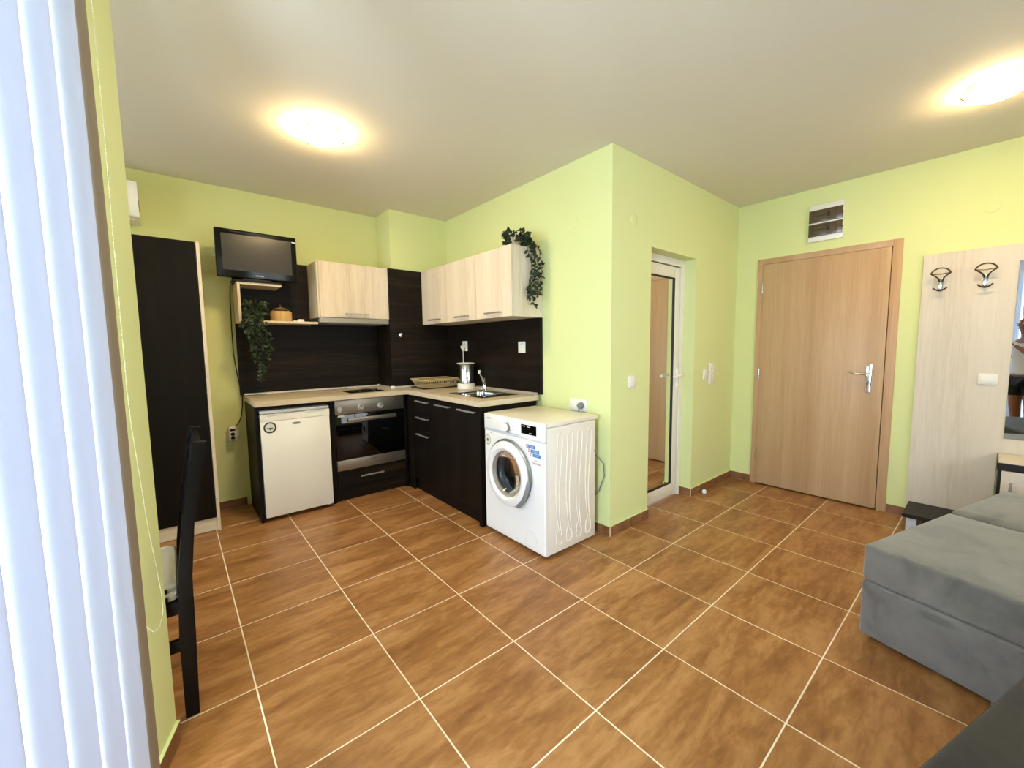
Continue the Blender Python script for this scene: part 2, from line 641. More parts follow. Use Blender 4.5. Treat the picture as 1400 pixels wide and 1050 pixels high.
gx = [ta+i*su for i in range(-4, 10)]
gy = [tb+i*sv for i in range(-7, 7)]
baseboard('baseboard_back', (-0.95, yA, 0), (0.40, yA, 0), (0, -1, 0), [x+0.95 for x in gx])
baseboard('baseboard_kitchen', (xB, yC-BT, 0), (xB, 2.33, 0), (-1, 0, 0), [y-yC+BT for y in gy])
baseboard('baseboard_hall_left', (xB, yC, 0), (xL_+0.003, yC, 0), (0, -1, 0), [x-xB for x in gx])
baseboard('baseboard_hall_right', (xR_-BT, yC, 0), (xD, yC, 0), (0, -1, 0), [x-xR_+BT for x in gx])
baseboard('baseboard_reveal', (xR_, yC, 0), (xR_, yC+0.097, 0), (-1, 0, 0))
baseboard('baseboard_entrance', (xD, yC-BT, 0), (xD, 1.462, 0), (0-1, 0, 0))
baseboard('baseboard_entrance_right', (xD, 0.497, 0), (xD, 0.39, 0), (-1, 0, 0))
baseboard('baseboard_left', wpt(0.0, 0, 0), wpt(0.36, 0, 0), WN, [0.28])

# painted-over round box covers on the walls
for (loc, nn, lab) in [((xB, 1.968, 2.124), (-1, 0, 0), 'round painted-over cover plate on the green wall above the washing machine'),
                       ((2.394, yC, 2.118), (0, -1, 0), 'round painted-over cover plate on the green wall left of the glazed door'),
                       ((3.451, yC, 2.112), (0, -1, 0), 'round painted-over cover plate on the green wall right of the glazed door'),
                       ((xD, 0.087, 2.146), (-1, 0, 0), 'round painted-over cover plate on the wall above the coat hook panel'),
                       ((1.26, yA, 2.117), (0, -1, 0), 'round painted-over cover plate on the wall above the extractor cabinet')]:
    c = Vector(loc)
    nv = Vector(nn)
    mb = M().lathe([(0.0, 0.0035), (0.035, 0.0035), (0.039, 0.002), (0.040, 0.0)], c, nv, 32)
    solo('cover_plate', mb, WALL, loc, lab, 'cover plate', 'painted-over cover plates on the walls')

# ------------------------------------------------------------------ entrance door (door_1)
d1 = thing('door_1', 'beech veneered entrance door with chrome handle between hall corner and coat panel', None, (xD, 0.98, 0), kind='structure')
fy0, fy1, fz = 0.4987, 1.4593, 2.032
mb = M()
mb.box(xD-0.014, xD+0.12, fy0, fy0+0.056, 0, fz, 0.003)
mb.box(xD-0.014, xD+0.12, fy1-0.045, fy1, 0, fz, 0.003)
mb.box(xD-0.0135, xD+0.12, fy0+0.02, fy1-0.02, fz-0.047, fz, 0.003)
part('door_frame', mb, BEECHF, d1)
slabo = part('door_leaf', M().box(xD-0.022, xD+0.02, fy0+0.060, fy1-0.047, 0.012, fz-0.050, 0.002), BEECH, d1)
part('door_gap', M().box(xD+0.021, xD+0.04, fy0+0.05, fy1-0.04, 0.0, fz-0.04), BMATT, d1)
for z in (1.78, 1.015, 0.28):
    part('hinge', M().cyl((xD-0.024, fy1-0.044, z-0.045), (xD-0.024, fy1-0.044, z+0.045), 0.007, 12).cyl((xD-0.024, fy1-0.044, z+0.045), (xD-0.024, fy1-0.044, z+0.052), 0.004, 8), STEEL, d1)
hp = part('handle_plate', M().box(xD-0.030, xD-0.0215, 0.624, 0.662, 0.905, 1.125, 0.006, 3), CHROME, slabo)
mb = M()
hx = xD-0.03
mb.cyl((hx, 0.643, 1.048), (hx-0.045, 0.643, 1.048), 0.009, 14)
mb.tube([(hx-0.042, 0.640, 1.048), (hx-0.045, 0.665, 1.049), (hx-0.044, 0.70, 1.052), (hx-0.040, 0.735, 1.056), (hx-0.036, 0.762, 1.062)],
        [0.0095, 0.0095, 0.008, 0.0085, 0.005], 12)
part('door_handle', mb, CHROME, slabo)
mb = M().cyl((hx-0.006, 0.643, 0.985), (hx+0.002, 0.643, 0.985), 0.009, 14).box(hx-0.006, hx+0.001, 0.638, 0.648, 0.962, 0.985, 0.002)
part('keyhole', mb, GREYP, slabo)

# ------------------------------------------------------------------ glazed white door (door_2)
d2 = thing('door_2', 'white framed mirror-glazed bathroom door set back in green wall', None, (2.936, yC+0.11, 0), kind='structure')
y0 = yC+0.098
mb = M()
mb.box(xL_+0.001, xL_+0.05, y0, y0+0.06, 0, zT_-0.001).box(xR_-0.045, xR_-0.001, y0, y0+0.06, 0, zT_-0.001).box(xL_+0.05, xR_-0.045, y0, y0+0.06, zT_-0.055, zT_-0.001)
part('door_frame', mb, UPVC, d2)
mb = M()
a0, a1, zb, zt = xL_+0.047, xR_-0.049, 0.012, zT_-0.062
yl = y0+0.012
mb.box(a0, a0+0.075, yl, yl+0.04, zb, zt, 0.002).box(a1-0.075, a1, yl, yl+0.04, zb, zt, 0.002)
mb.box(a0+0.075, a1-0.075, yl, yl+0.04, zt-0.085, zt, 0.002).box(a0+0.075, a1-0.075, yl, yl+0.04, zb, zb+0.10, 0.002)
leaf = part('door_leaf', mb, UPVC, d2)
part('glass_pane', M().box(a0+0.085, a1-0.085, yl+0.012, yl+0.018, zb+0.11, zt-0.095), DMIRROR, leaf, 'mirror glazing')
mb = M()
for (q0, q1, r0, r1) in ((a0+0.074, a0+0.086, zb+0.099, zt-0.084), (a1-0.086, a1-0.074, zb+0.099, zt-0.084)):
    mb.box(q0, q1, yl+0.003, yl+0.022, r0, r1)
mb.box(a0+0.075, a1-0.075, yl+0.003, yl+0.022, zt-0.096, zt-0.084).box(a0+0.075, a1-0.075, yl+0.003, yl+0.022, zb+0.099, zb+0.111)
part('gasket', mb, BMATT, leaf, 'black rubber gasket')
mb = M().box(a1-0.045, a1-0.010, yl-0.008, yl, 0.93, 1.09, 0.003)
mb.cyl((a1-0.028, yl-0.006, 1.035), (a1-0.028, yl-0.05, 1.035), 0.010, 12)
mb.tube([(a1-0.020, yl-0.048, 1.035), (a1-0.06, yl-0.05, 1.036), (a1-0.11, yl-0.05, 1.030), (a1-0.145, yl-0.045, 1.026)], [0.013, 0.0135, 0.013, 0.011], 12)
mb.cyl((a1-0.028, yl-0.016, 0.955), (a1-0.028, yl, 0.955), 0.009, 12)
part('door_handle', mb, mat('bright_white', 'f6f4ec', 0.3), leaf)
part('seam', M().box(a1+0.0003, a1+0.0037, yl+0.004, yl+0.03, zb, zt+0.004).box(a0, a1, yl+0.004, yl+0.03, zt+0.0003, zt+0.0065), BMATT, leaf, 'dark seam around the leaf')
part('back_panel', M().box(a0+0.08, a1-0.08, yl+0.02, yl+0.03, zb+0.105, zt-0.09), GREYP, leaf)

# ------------------------------------------------------------------ vertical blind
vb = thing('vertical_blind', 'white vertical slat blind covering the balcony window beside the camera', 'blind', tuple(wpt(1.4, 0.08, 2.44)))
part('head_rail', join(slab(0.31, 2.6, 2.44, 2.475, 0.055, 0.105)), WPLAST, vb)


def slat(t, w, turn, mtl, z0=0.03, z1=2.437, off=0.08, curve=0.012):
    mb = M()
    n = 6
    prof = []
    for k in range(n+1):
        u = (k/n-0.5)
        c = curve*(1-4*u*u)
        # local frame: along wall (a) and normal (b)
        a_ = u*w
        ca, sa = math.cos(turn), math.sin(turn)
        prof.append((a_*ca - c*sa, a_*sa + c*ca))
    th = 0.0006
    pts = [wpt(t+a_, off+b_, 0) for a_, b_ in prof]
    fr = [(p.x, p.y) for p in pts]
    bk = [((p - WN*th).x, (p-WN*th).y) for p in pts][::-1]
    mb.prism(fr+bk, z0, z1)
    return mb


edges = [0.335, 0.387, 0.475, 0.569, 0.659, 0.743]
part('slat', slat(0.372, 0.075, 0.03, SLAT_SHADE, curve=0.004), SLAT_SHADE, vb, 'end slat with its shade painted in taupe')
tt = 0.4035
k = 0
while tt < 2.5:
    if tt < 1.02 or tt > 1.72:
        part('slat', slat(tt+0.0475, 0.097, -0.16, SLAT), SLAT, vb)
    else:
        part('slat', slat(tt+0.044, 0.089, -0.62, SLAT), SLAT, vb)
    tt += 0.0888
    k += 1

# bead chain hanging in front of the slanted wall
ctrl = [(0.180, 2.40), (0.178, 2.12), (0.178, 1.88), (0.186, 1.52), (0.190, 1.16), (0.185, 1.07), (0.165, 0.92), (0.148, 0.786), (0.122, 0.66), (0.102, 0.555),
        (0.105, 0.50), (0.135, 0.475), (0.17, 0.485), (0.207, 0.522), (0.225, 0.62), (0.23, 0.9), (0.23, 1.5), (0.23, 2.40)]
path = [wpt(t, 0.03, z) for t, z in ctrl]
BEADM = mat('bead_plastic', 'c6bf9d', 0.5)
ch = thing('bead_chain', 'white plastic bead pull chain looped against the green wall end', 'chain', tuple(wpt(0.18, 0.03, 2.40)))
part('cord', M().tube(path, 0.0005, 5), BEADM, ch)
beads = M()
acc, step = 0.0, 0.0068
ico = bmesh.new()
bmesh.ops.create_icosphere(ico, subdivisions=1, radius=0.0018)
iv = [v.co.copy() for v in ico.verts]
if_ = [[v.index for v in f.verts] for f in ico.faces]
ico.free()
for p, q in zip(path, path[1:]):
    L_ = (q-p).length
    while acc < L_:
        c = p + (q-p)*(acc/L_)
        vs = [beads.bm.verts.new(c+w) for w in iv]
        for f in if_:
            beads.bm.faces.new([vs[i] for i in f])
        acc += step
    acc -= L_
part('beads', beads, BEADM, ch, kind='stuff')

# ------------------------------------------------------------------ ceiling lamps
for (lx, ly, le, lab) in ((0.735, 2.64, LAMP_E[0], 'round white glass ceiling lamp, lit, above the kitchen corner'),
                      (3.13, 0.085, LAMP_E[1], 'round white glass ceiling lamp, lit, near the coat hook panel')):
    t = thing('ceiling_lamp', lab, 'lamp', (lx, ly, H), group='lit ceiling lamps')
    part('lamp_base', M().lathe([(0, 0), (0.113, 0), (0.113, -0.024), (0, -0.024)], (lx, ly, H), (0, 0, 1), 28), WPLAST, t)
    mb = M()
    prof = [(0.1165, -0.0325), (0.118, -0.0335), (0.115, -0.040), (0.085, -0.054), (0.042, -0.062), (0.0, -0.064)]
    mb.lathe(prof, (lx, ly, H), (0, 0, 1), 32)
    # softly squared rim
    for v in mb.bm.verts:
        a = math.atan2(v.co.y-ly, v.co.x-lx)
        f = 1+0.045*math.cos(4*a+0.6)
        v.co.x = lx+(v.co.x-lx)*f
        v.co.y = ly+(v.co.y-ly)*f
    part('lamp_shade', mb, lamp_mat(le), t)
    for k in range(3):
        a = 2*PI*k/3+1.9
        cx, cy = lx+0.118*math.cos(a), ly+0.118*math.sin(a)
        ex, ey = math.cos(a), math.sin(a)
        part('clip', M().tube([(cx-0.010*ex, cy-0.010*ey, H-0.020), (cx+0.006*ex, cy+0.006*ey, H-0.024), (cx+0.010*ex, cy+0.010*ey, H-0.034),
                               (cx+0.004*ex, cy+0.004*ey, H-0.044), (cx-0.010*ex, cy-0.010*ey, H-0.048)], 0.004, 8), BRONZE, t)

# ------------------------------------------------------------------ kitchen: large carcasses
HNDL = mat('handle_steel', 'aaa7a2', 0.35, 0.6)


def bar_handle(parent, c, length, axis, nrm, m=HNDL, name='handle', w=0.012):
    """flat bar handle on two feet; c = centre on the door face, nrm = out of the door"""
    c, nrm = Vector(c), Vector(nrm)
    ax = Vector({'x': (1, 0, 0), 'y': (0, 1, 0), 'z': (0, 0, 1)}[axis])
    ot = ax.cross(nrm)
    mb = M()

    def bx(p, h):
        lo = [p[i]-h[i] for i in range(3)]
        hi = [p[i]+h[i] for i in range(3)]
        mb.box(lo[0], hi[0], lo[1], hi[1], lo[2], hi[2], 0.0015, 1)

    def ext(a, b_, c3):
        return [abs(ax[i])*a+abs(nrm[i])*b_+abs(ot[i])*c3 for i in range(3)]
    bx(c+nrm*0.024, ext(length/2, 0.004, w/2))
    for s in (-1, 1):
        bx(c+ax*s*(length/2-0.012)+nrm*0.010, ext(0.005, 0.011, w/2-0.002))
    return part(name, mb, m, parent)


# wardrobe
t = thing('wardrobe', 'tall dark wood wardrobe with light side edge and plinth by the alcove', 'wardrobe', (-0.5, 3.99, 0))
x0, x1, yf = -1.35, 0.190, 3.56
part('side_panel', M().box(x1-0.019, x1, yf, 3.995, 0.0, 2.004, 0.001, 1), LIGHTV, t, 'light ash side panel')
part('side_panel', M().box(x0, x0+0.019, yf, 3.995, 0.0, 2.004, 0.001, 1), LIGHTV, t, 'light ash side panel')
part('carcass', M().box(x0+0.019, x1-0.019, yf+0.022, 3.99, 0.10, 1.99), LIGHTV, t)
part('plinth', M().box(x0+0.019, x1-0.019, yf+0.012, yf+0.028, 0.004, 0.10), LIGHTX, t)
for k in range(3):
    a = x0+0.021+k*0.4995
    dd = part('door', M().box(a, a+0.4965, yf, yf+0.018, 0.098, 2.0, 0.001, 1), DARKV, t)
    bar_handle(dd, (a+0.03, yf, 1.05), 0.16, 'z', (0, -1, 0))

# air conditioner
t = thing('air_conditioner', 'cream wall mounted air conditioner above the dark wardrobe', 'air conditioner', (-0.5, 4.0, 2.15))
prof = [(4.0, 2.155), (3.90, 2.150), (3.83, 2.175), (3.795, 2.23), (3.79, 2.36), (3.81, 2.395), (3.86, 2.405), (4.0, 2.405)]
part('casing', M().prism(prof, -0.90, -0.100, 'yz'), CREAME, t)
part('louvre', M().box(-0.86, -0.13, 3.835, 3.885, 2.150, 2.156), WPLAST, t)
part('side_vent', M().box(-0.1005, -0.098, 3.812, 3.838, 2.225, 2.275).box(-0.1005, -0.098, 3.83, 3.845, 2.21, 2.225), BMATT, t, 'black side slot')
part('display', M().box(-0.20, -0.15, 3.788, 3.7905, 2.27, 2.285), GREYP, t)

# splash back on the rear wall
solo('splashback', M().box(0.400, 1.5345, 3.980, 4.0025, 0.912, 2.003, 0.001, 1), DARKH, (0.97, 3.99, 0.912),
     'dark wood back panel between worktop and shelf on the rear wall', 'back panel')
# boxed-in chimney cladding
t = thing('column_cladding', 'dark wood boarding around the corner column between the wall cabinets', 'cladding', (1.85, 3.68, 0.91))
part('front_panel', M().box(1.536, 2.1565, 3.662, 3.6895, 0.912, 2.003, 0.001, 1), DARKH, t)
part('side_panel', M().box(1.536, 1.5715, 3.6900, 4.0025, 0.912, 2.003, 0.001, 1), DARKH, t)
part('valve_cap', M().lathe([(0.021, 0), (0.021, 0.006), (0.014, 0.012), (0.0, 0.014)], (1.632, 3.662, 1.402), (0, -1, 0), 20), CHROME, t, 'round chrome cap')
# splash back on the kitchen side wall
solo('splashback', M().box(2.130, 2.1565, 2.290, 3.6605, 0.912, 1.499, 0.001, 1), DARKHY, (2.14, 2.97, 0.912),
     'dark wood back panel behind the sink with two white sockets', 'back panel')

# open shelf under the television
t = thing('wall_shelf', 'light ash open wall shelf under the television with short upper board', 'shelf', (0.66, 3.85, 1.485))
part('side_panel', M().box(0.400, 0.418, 3.72, 3.9795, 1.485, 1.785, 0.0008, 1), LIGHTV, t)
part('upper_board', M().box(0.4185, 0.690, 3.72, 3.9795, 1.767, 1.785, 0.0008, 1), LIGHTX, t)
part('lower_board', M().box(0.4185, 0.9405, 3.72, 3.9795, 1.485, 1.503, 0.0008, 1), LIGHTX, t)


def wall_cabinet_A():
    t = thing('wall_cabinet', 'wide light ash wall cabinet with lift-up door above the hob', 'cabinet', (1.24, 3.85, 1.54))
    part('carcass', M().box(0.9425, 1.5350, 3.7005, 3.9795, 1.542, 2.001, 0.0008, 1), LIGHTV, t)
    d = part('door', M().box(0.9545, 1.5345, 3.681, 3.6995, 1.545, 2.001, 0.001, 1), LIGHTV, t)
    bar_handle(d, (1.243, 3.681, 1.578), 0.20, 'x', (0, -1, 0))


wall_cabinet_A()
t = thing('cooker_hood', 'slim stainless steel cooker hood under the wide wall cabinet', 'hood', (1.24, 3.84, 1.49))
part('hood_body', M().box(0.945, 1.533, 3.705, 3.979, 1.497, 1.5415, 0.001, 1), SILV, t)
part('front_strip', M().box(0.9455, 1.5325, 3.684, 3.7045, 1.500, 1.541, 0.002, 1), SILV, t)
part('filter', M().box(0.99, 1.49, 3.73, 3.95, 1.493, 1.4968), GREYP, t)

for (ya, yb, hc, lab) in ((3.2025, 3.6600, 3.40, 'narrow light ash wall cabinet next to the dark corner column'),
                          (2.7450, 3.2015, 2.94, 'middle light ash wall cabinet above the kettle'),
                          (2.2900, 2.7440, 2.50, 'end light ash wall cabinet with the trailing plant on top')):
    t = thing('wall_cabinet', lab, 'cabinet', (2.0, (ya+yb)/2, 1.5), group='light ash wall cabinets over the sink')
    part('carcass', M().box(1.8765, 2.1560, ya, yb, 1.501, 2.003, 0.0008, 1), LIGHTV, t)
    d = part('door', M().box(1.857, 1.8755, ya+0.0015, yb-0.0015, 1.501, 2.003, 0.001, 1), LIGHTV, t)
    bar_handle(d, (1.857, hc, 1.536), 0.20, 'y', (-1, 0, 0))

# worktop (sink cut-out left open)
sx0, sx1, sy0, sy1 = 1.705, 2.055, 2.460, 2.930
wt = thing('worktop', 'light beige L-shaped kitchen worktop running from fridge to sink end', 'worktop', (1.3, 3.4, 0.869))
mb = M()
pts = [(0.424, 3.436), (1.576, 3.436), (1.576, 2.311), (sx0+0.012, 2.311), (sx0+0.012, sy1-0.012), (sx0+0.012, 3.6615), (1.5355, 3.6615), (1.5355, 3.9795), (0.424, 3.9795)]
mb.prism(pts, 0.869, 0.907)
mb.box(sx1-0.012, 2.1295, 2.311, 3.6615, 0.869, 0.907)
mb.box(sx0+0.012, sx1-0.012, 2.311, sy0+0.012, 0.869, 0.907)
mb.box(sx0+0.012, sx1-0.012, sy1-0.012, 3.6615, 0.869, 0.907)
part('board', mb, TOPM, wt)


def strip(pts, m=ALU):
    mb = M()
    for a, b_ in zip(pts, pts[1:]):
        mb.tube([a, b_], 0.0105, 10)
    return mb


zz = 0.9175
part('sealing_strip', strip([(0.426, 3.9685, zz), (1.512, 3.9685, zz)]), ALU, wt)
part('sealing_strip', strip([(1.5245, 3.955, zz), (1.5245, 3.672, zz)]), ALU, wt)
part('sealing_strip', strip([(1.548, 3.6505, zz), (2.118, 3.6505, zz)]), ALU, wt)
part('sealing_strip', strip([(2.1185, 3.638, zz), (2.1185, 2.318, zz)]), ALU, wt)
for q in ((1.512, 1.534, 3.955, 3.978), (1.512, 1.548, 3.638, 3.660), (2.106, 2.129, 3.638, 3.661)):
    part('corner_cap', M().box(*q, 0.9072, 0.932, 0.003), WPLAST, wt)

# base units under the worktop
t = thing('end_panel', 'dark wood end panel standing left of the small fridge', 'panel', (0.434, 3.7, 0))
part('panel', M().box(0.425, 0.443, 3.478, 3.975, 0.0, 0.868, 0.0008, 1), DARKV, t)
part('top_rail', M().box(0.4435, 0.934, 3.50, 3.518, 0.842, 0.868), DARKV, t)

t = thing('oven_housing', 'dark wood oven cabinet with drawer beneath the built-in oven', 'cabinet', (1.27, 3.75, 0))
part('side_panel', M().box(0.945, 0.963, 3.520, 3.975, 0.0, 0.868, 0.0008, 1), DARKV, t)
part('front_stile', M().box(0.9632, 0.980, 3.532, 3.55, 0.10, 0.868), DARKV, t)
part('side_panel', M().box(1.5775, 1.5955, 3.520, 3.975, 0.0, 0.868, 0.0008, 1), DARKV, t)
dr = part('drawer', M().box(0.9815, 1.5755, 3.530, 3.548, 0.128, 0.255, 0.001, 1), DARKH, t)
bar_handle(dr, (1.262, 3.530, 0.194), 0.20, 'x', (0, -1, 0))
part('plinth', M().box(0.9635, 1.577, 3.552, 3.57, 0.003, 0.124), DARKH, t)
part('inner_floor', M().box(0.9635, 1.577, 3.575, 3.97, 0.24, 0.256), DARKH, t)

t = thing('drawer_unit', 'narrow dark wood unit of three drawers in the kitchen corner', 'cabinet', (1.85, 3.24, 0))
part('carcass', M().box(1.6205, 2.12, 3.060, 3.60, 0.11, 0.866), DARKV, t)
for (z0, z1, hz) in ((0.716, 0.852, 0.822), (0.568, 0.712, 0.678), (0.112, 0.564, 0.530)):
    d = part('drawer', M().box(1.601, 1.6195, 3.060, 3.408, z0, z1, 0.001, 1), DARKV, t)
    bar_handle(d, (1.601, 3.195, hz), 0.215, 'y', (-1, 0, 0))
part('corner_post', M().box(1.601, 1.6195, 3.411, 3.518, 0.0, 0.866, 0.0008, 1), DARKV, t)
part('plinth', M().box(1.632, 1.648, 3.060, 3.60, 0.003, 0.108), DARKV, t)

t = thing('sink_cabinet', 'dark wood two-door cabinet under the sink beside the washing machine', 'cabinet', (1.85, 2.7, 0))
part('carcass', M().box(1.6205, 1.69, 2.372, 3.058, 0.11, 0.866).box(1.69, 2.12, 2.372, 3.058, 0.11, 0.72), DARKV, t)
for (ya, yb, hc) in ((2.7075, 3.0565, 2.845), (2.3735, 2.7045, 2.50)):
    d = part('door', M().box(1.601, 1.6195, ya, yb, 0.112, 0.852, 0.001, 1), DARKV, t)
    bar_handle(d, (1.601, hc, 0.822), 0.225, 'y', (-1, 0, 0))
part('end_panel', M().box(1.598, 2.125, 2.336, 2.3715, 0.0, 0.868, 0.0008, 1), DARKV, t)
part('plinth', M().box(1.632, 1.648, 2.3725, 3.058, 0.003, 0.108), DARKV, t)

# ------------------------------------------------------------------ fridge
t = thing('small_fridge', 'cream under-counter fridge with round sticker between dark panels', 'fridge', (0.69, 3.7, 0))
fx0, fx1, fy = 0.4544, 0.9233, 3.4665
part('cabinet_body', M().box(fx0, fx1, fy+0.045, 3.95, 0.03, 0.805, 0.004), CREAME, t)
part('worktop_lid', M().box(fx0, fx1, fy+0.004, 3.95, 0.811, 0.832, 0.004), WHITEE, t)
# handle strip: top of the door with a scooped grip on each side
pr = [(fx0, 0.757), (fx1, 0.757), (fx1, 0.806), (fx1-0.03, 0.806), (fx1-0.05, 0.793), (0.77, 0.793), (0.73, 0.803), (0.69, 0.806), (0.65, 0.803),
      (0.61, 0.793), (fx0+0.055, 0.787), (fx0+0.035, 0.806), (fx0, 0.806)]
dd = part('door', M().box(fx0, fx1, fy, fy+0.042, 0.032, 0.7555, 0.005), CREAME, t)
part('handle_strip', M().prism(pr, fy-0.002, fy+0.02, 'xz').box(fx0+0.002, fx1-0.002, fy+0.02, fy+0.042, 0.757, 0.806), CREAME, dd)
mb = M().lathe([(0.042, 0), (0.042, 0.0006), (0, 0.0006)], (0.513, fy, 0.707), (0, -1, 0), 32)
part('sticker', mb, mat('sticker_white', 'dcdcd4', 0.5), dd, 'white round sticker with a dark ring and fan symbol')
mb = M().lathe([(0.0415, 0.0007), (0.0415, 0.001), (0.031, 0.001), (0.031, 0.0007)], (0.513, fy, 0.707), (0, -1, 0), 32)
part('sticker_ring', mb, DARKS, dd)
mb = M().prism([(0.492, 0.706), (0.534, 0.706), (0.529, 0.699), (0.517, 0.697), (0.515, 0.688), (0.511, 0.688), (0.509, 0.697), (0.497, 0.699)], fy-0.0014, fy-0.0008, 'xz')
part('sticker_symbol', mb, DARKS, dd)
mb = M().lathe([(1.0, 0), (1.0, 0.002), (0, 0.003)], (0, 0, 0), (0, -1, 0), 28)
for v in mb.bm.verts:
    v.co = Vector((0.686+v.co.x*0.030, fy+v.co.y, 0.722+v.co.z*0.009))
part('badge', mb, SILV, dd)
text('logo', 'CROWN', 0.013, (0.686, fy-0.0032, 0.722), (1, 0, 0), (0, 0, 1), GREYS, dd)
part('foot', M().cyl((fx0+0.04, fy+0.08, 0.0), (fx0+0.04, fy+0.08, 0.03), 0.015, 14), BMATT, t)
part('foot', M().cyl((fx1-0.04, fy+0.08, 0.0), (fx1-0.04, fy+0.08, 0.03), 0.015, 14), BMATT, t)
for xx in (fx0+0.04, fx1-0.04):
    part('foot', M().cyl((xx, 3.90, 0.0), (xx, 3.90, 0.03), 0.015, 14), BMATT, t)
part('hinge', M().box(fx1-0.045, fx1-0.005, fy+0.008, fy+0.04, 0.022, 0.031, 0.002), STEEL, t)

# ------------------------------------------------------------------ oven
t = thing('built_in_oven', 'stainless and black glass built-in oven with two round knobs', 'oven', (1.278, 3.75, 0.26))
ox0, ox1, oy = 0.9825, 1.5745, 3.530
part('casing', M().box(ox0+0.015, ox1-0.015, oy+0.03, 3.95, 0.262, 0.85), BMATT, t)
part('control_panel', M().box(ox0, ox1, oy-0.002, oy+0.026, 0.736, 0.8555, 0.003), SILV, t)
for kx in (1.191, 1.361):
    mb = M().lathe([(0.026, 0), (0.026, 0.004), (0.020, 0.006), (0.0185, 0.024), (0.016, 0.027), (0, 0.027)], (kx, oy-0.002, 0.783), (0, -1, 0), 28)
    kn = part('knob', mb, mat('satin_knob', 'd2cfc6', 0.3, 0.5), t)
    part('pointer', M().box(kx-0.002, kx+0.002, oy-0.0305, oy-0.028, 0.784, 0.799), BMATT, kn)
    a = M()
    for q in range(9):
        an = R(-130+q*32.5)
        a.box(kx+0.033*math.sin(an)-0.001, kx+0.033*math.sin(an)+0.001, oy-0.0026, oy-0.0018, 0.783+0.033*math.cos(an)-0.001, 0.783+0.033*math.cos(an)+0.001)
    part('dial_marks', a, BMATT, t)
mb = M().lathe([(1, 0), (1, 0.001), (0, 0.001)], (0, 0, 0), (0, -1, 0), 28)
for v in mb.bm.verts:
    v.co = Vector((1.020+v.co.x*0.017, oy-0.002+v.co.y, 0.779+v.co.z*0.024))
part('sticker', mb, mat('sticker_silver', 'd9d9dc', 0.4), t, 'oval pale sticker')
part('energy_tag', M().box(1.003, 1.055, oy-0.0045, oy-0.0035, 0.716, 0.730), WPLAST, t, 'small white tag')
dd = part('door', M().box(ox0, ox1, oy-0.003, oy+0.024, 0.351, 0.732, 0.002), OVENG, t, 'black glass oven door')
part('lower_strip', M().box(ox0, ox1, oy-0.005, oy+0.024, 0.262, 0.3495, 0.002), SILV, dd)
text('logo', 'Gorenje', 0.015, (1.278, oy-0.0052, 0.328), (1, 0, 0), (0, 0, 1), BMATT, dd)
mb = M().box(1.073, 1.489, oy-0.036, oy-0.022, 0.671, 0.703, 0.003)
for xx in (1.10, 1.462):
    mb.box(xx-0.008, xx+0.008, oy-0.024, oy-0.003, 0.678, 0.696, 0.002)
part('handle', mb, SILV, dd)

# hob
t = thing('hob', 'small black two-plate hob set in the worktop by the column', 'hob', (1.25, 3.64, 0.907))
part('plate', M().box(1.110, 1.400, 3.520, 3.775, 0.9072, 0.9125, 0.002), BPLAST, t)
for cx_, cy_, r_ in ((1.19, 3.645, 0.055), (1.305, 3.70, 0.045)):
    part('burner', M().lathe([(r_, 0.0), (r_, 0.004), (r_-0.006, 0.006), (0, 0.006)], (cx_, cy_, 0.9126), (0, 0, 1), 28), BMATT, t)
for cx_, cy_ in ((1.20, 3.545), (1.35, 3.60)):
    part('knob', M().lathe([(0.014, 0), (0.012, 0.014), (0, 0.015)], (cx_, cy_, 0.9126), (0, 0, 1), 18), BPLAST, t)

# ------------------------------------------------------------------ sink, tap
t = thing('sink', 'square stainless steel sink inset in the worktop end', 'sink', (1.88, 2.70, 0.87))
bm_ = M()


def ring_rect(x0, x1, y0, y1, z, r, n=5):
    pts = []
    for cx_, cy_, a0 in ((x1-r, y1-r, 0), (x0+r, y1-r, 90), (x0+r, y0+r, 180), (x1-r, y0+r, 270)):
        for k in range(n+1):
            a = R(a0+90*k/n)
            pts.append((cx_+r*math.cos(a), cy_+r*math.sin(a), z))
    return pts


rings = [ring_rect(sx0, sx1, sy0, sy1, 0.9075, 0.012), ring_rect(sx0, sx1, sy0, sy1, 0.9115, 0.012),
         ring_rect(sx0+0.028, sx1-0.065, sy0+0.07, sy1-0.05, 0.9120, 0.05), ring_rect(sx0+0.036, sx1-0.073, sy0+0.078, sy1-0.058, 0.904, 0.05),
         ring_rect(sx0+0.042, sx1-0.079, sy0+0.084, sy1-0.064, 0.80, 0.06), ring_rect(sx0+0.07, sx1-0.107, sy0+0.11, sy1-0.09, 0.775, 0.06)]
vr = [[bm_.bm.verts.new(p) for p in r_] for r_ in rings]
n_ = len(vr[0])
for a, b_ in zip(vr, vr[1:]):
    for k in range(n_):
        bm_.bm.faces.new((a[k], a[(k+1) % n_], b_[(k+1) % n_], b_[k]))
bm_.bm.faces.new(vr[-1])
part('basin', bm_, STEEL, t)
part('rim', M().tube(ring_rect(sx0-0.002, sx1+0.002, sy0-0.002, sy1+0.002, 0.909, 0.012), 0.0022, 6, True), RUBBER, t, 'dark sealing rim')
part('drain', M().lathe([(0.035, 0), (0.035, 0.003), (0.02, 0.004), (0, 0.001)], (1.855, 2.70, 0.7755), (0, 0, 1), 24), CHROME, t)

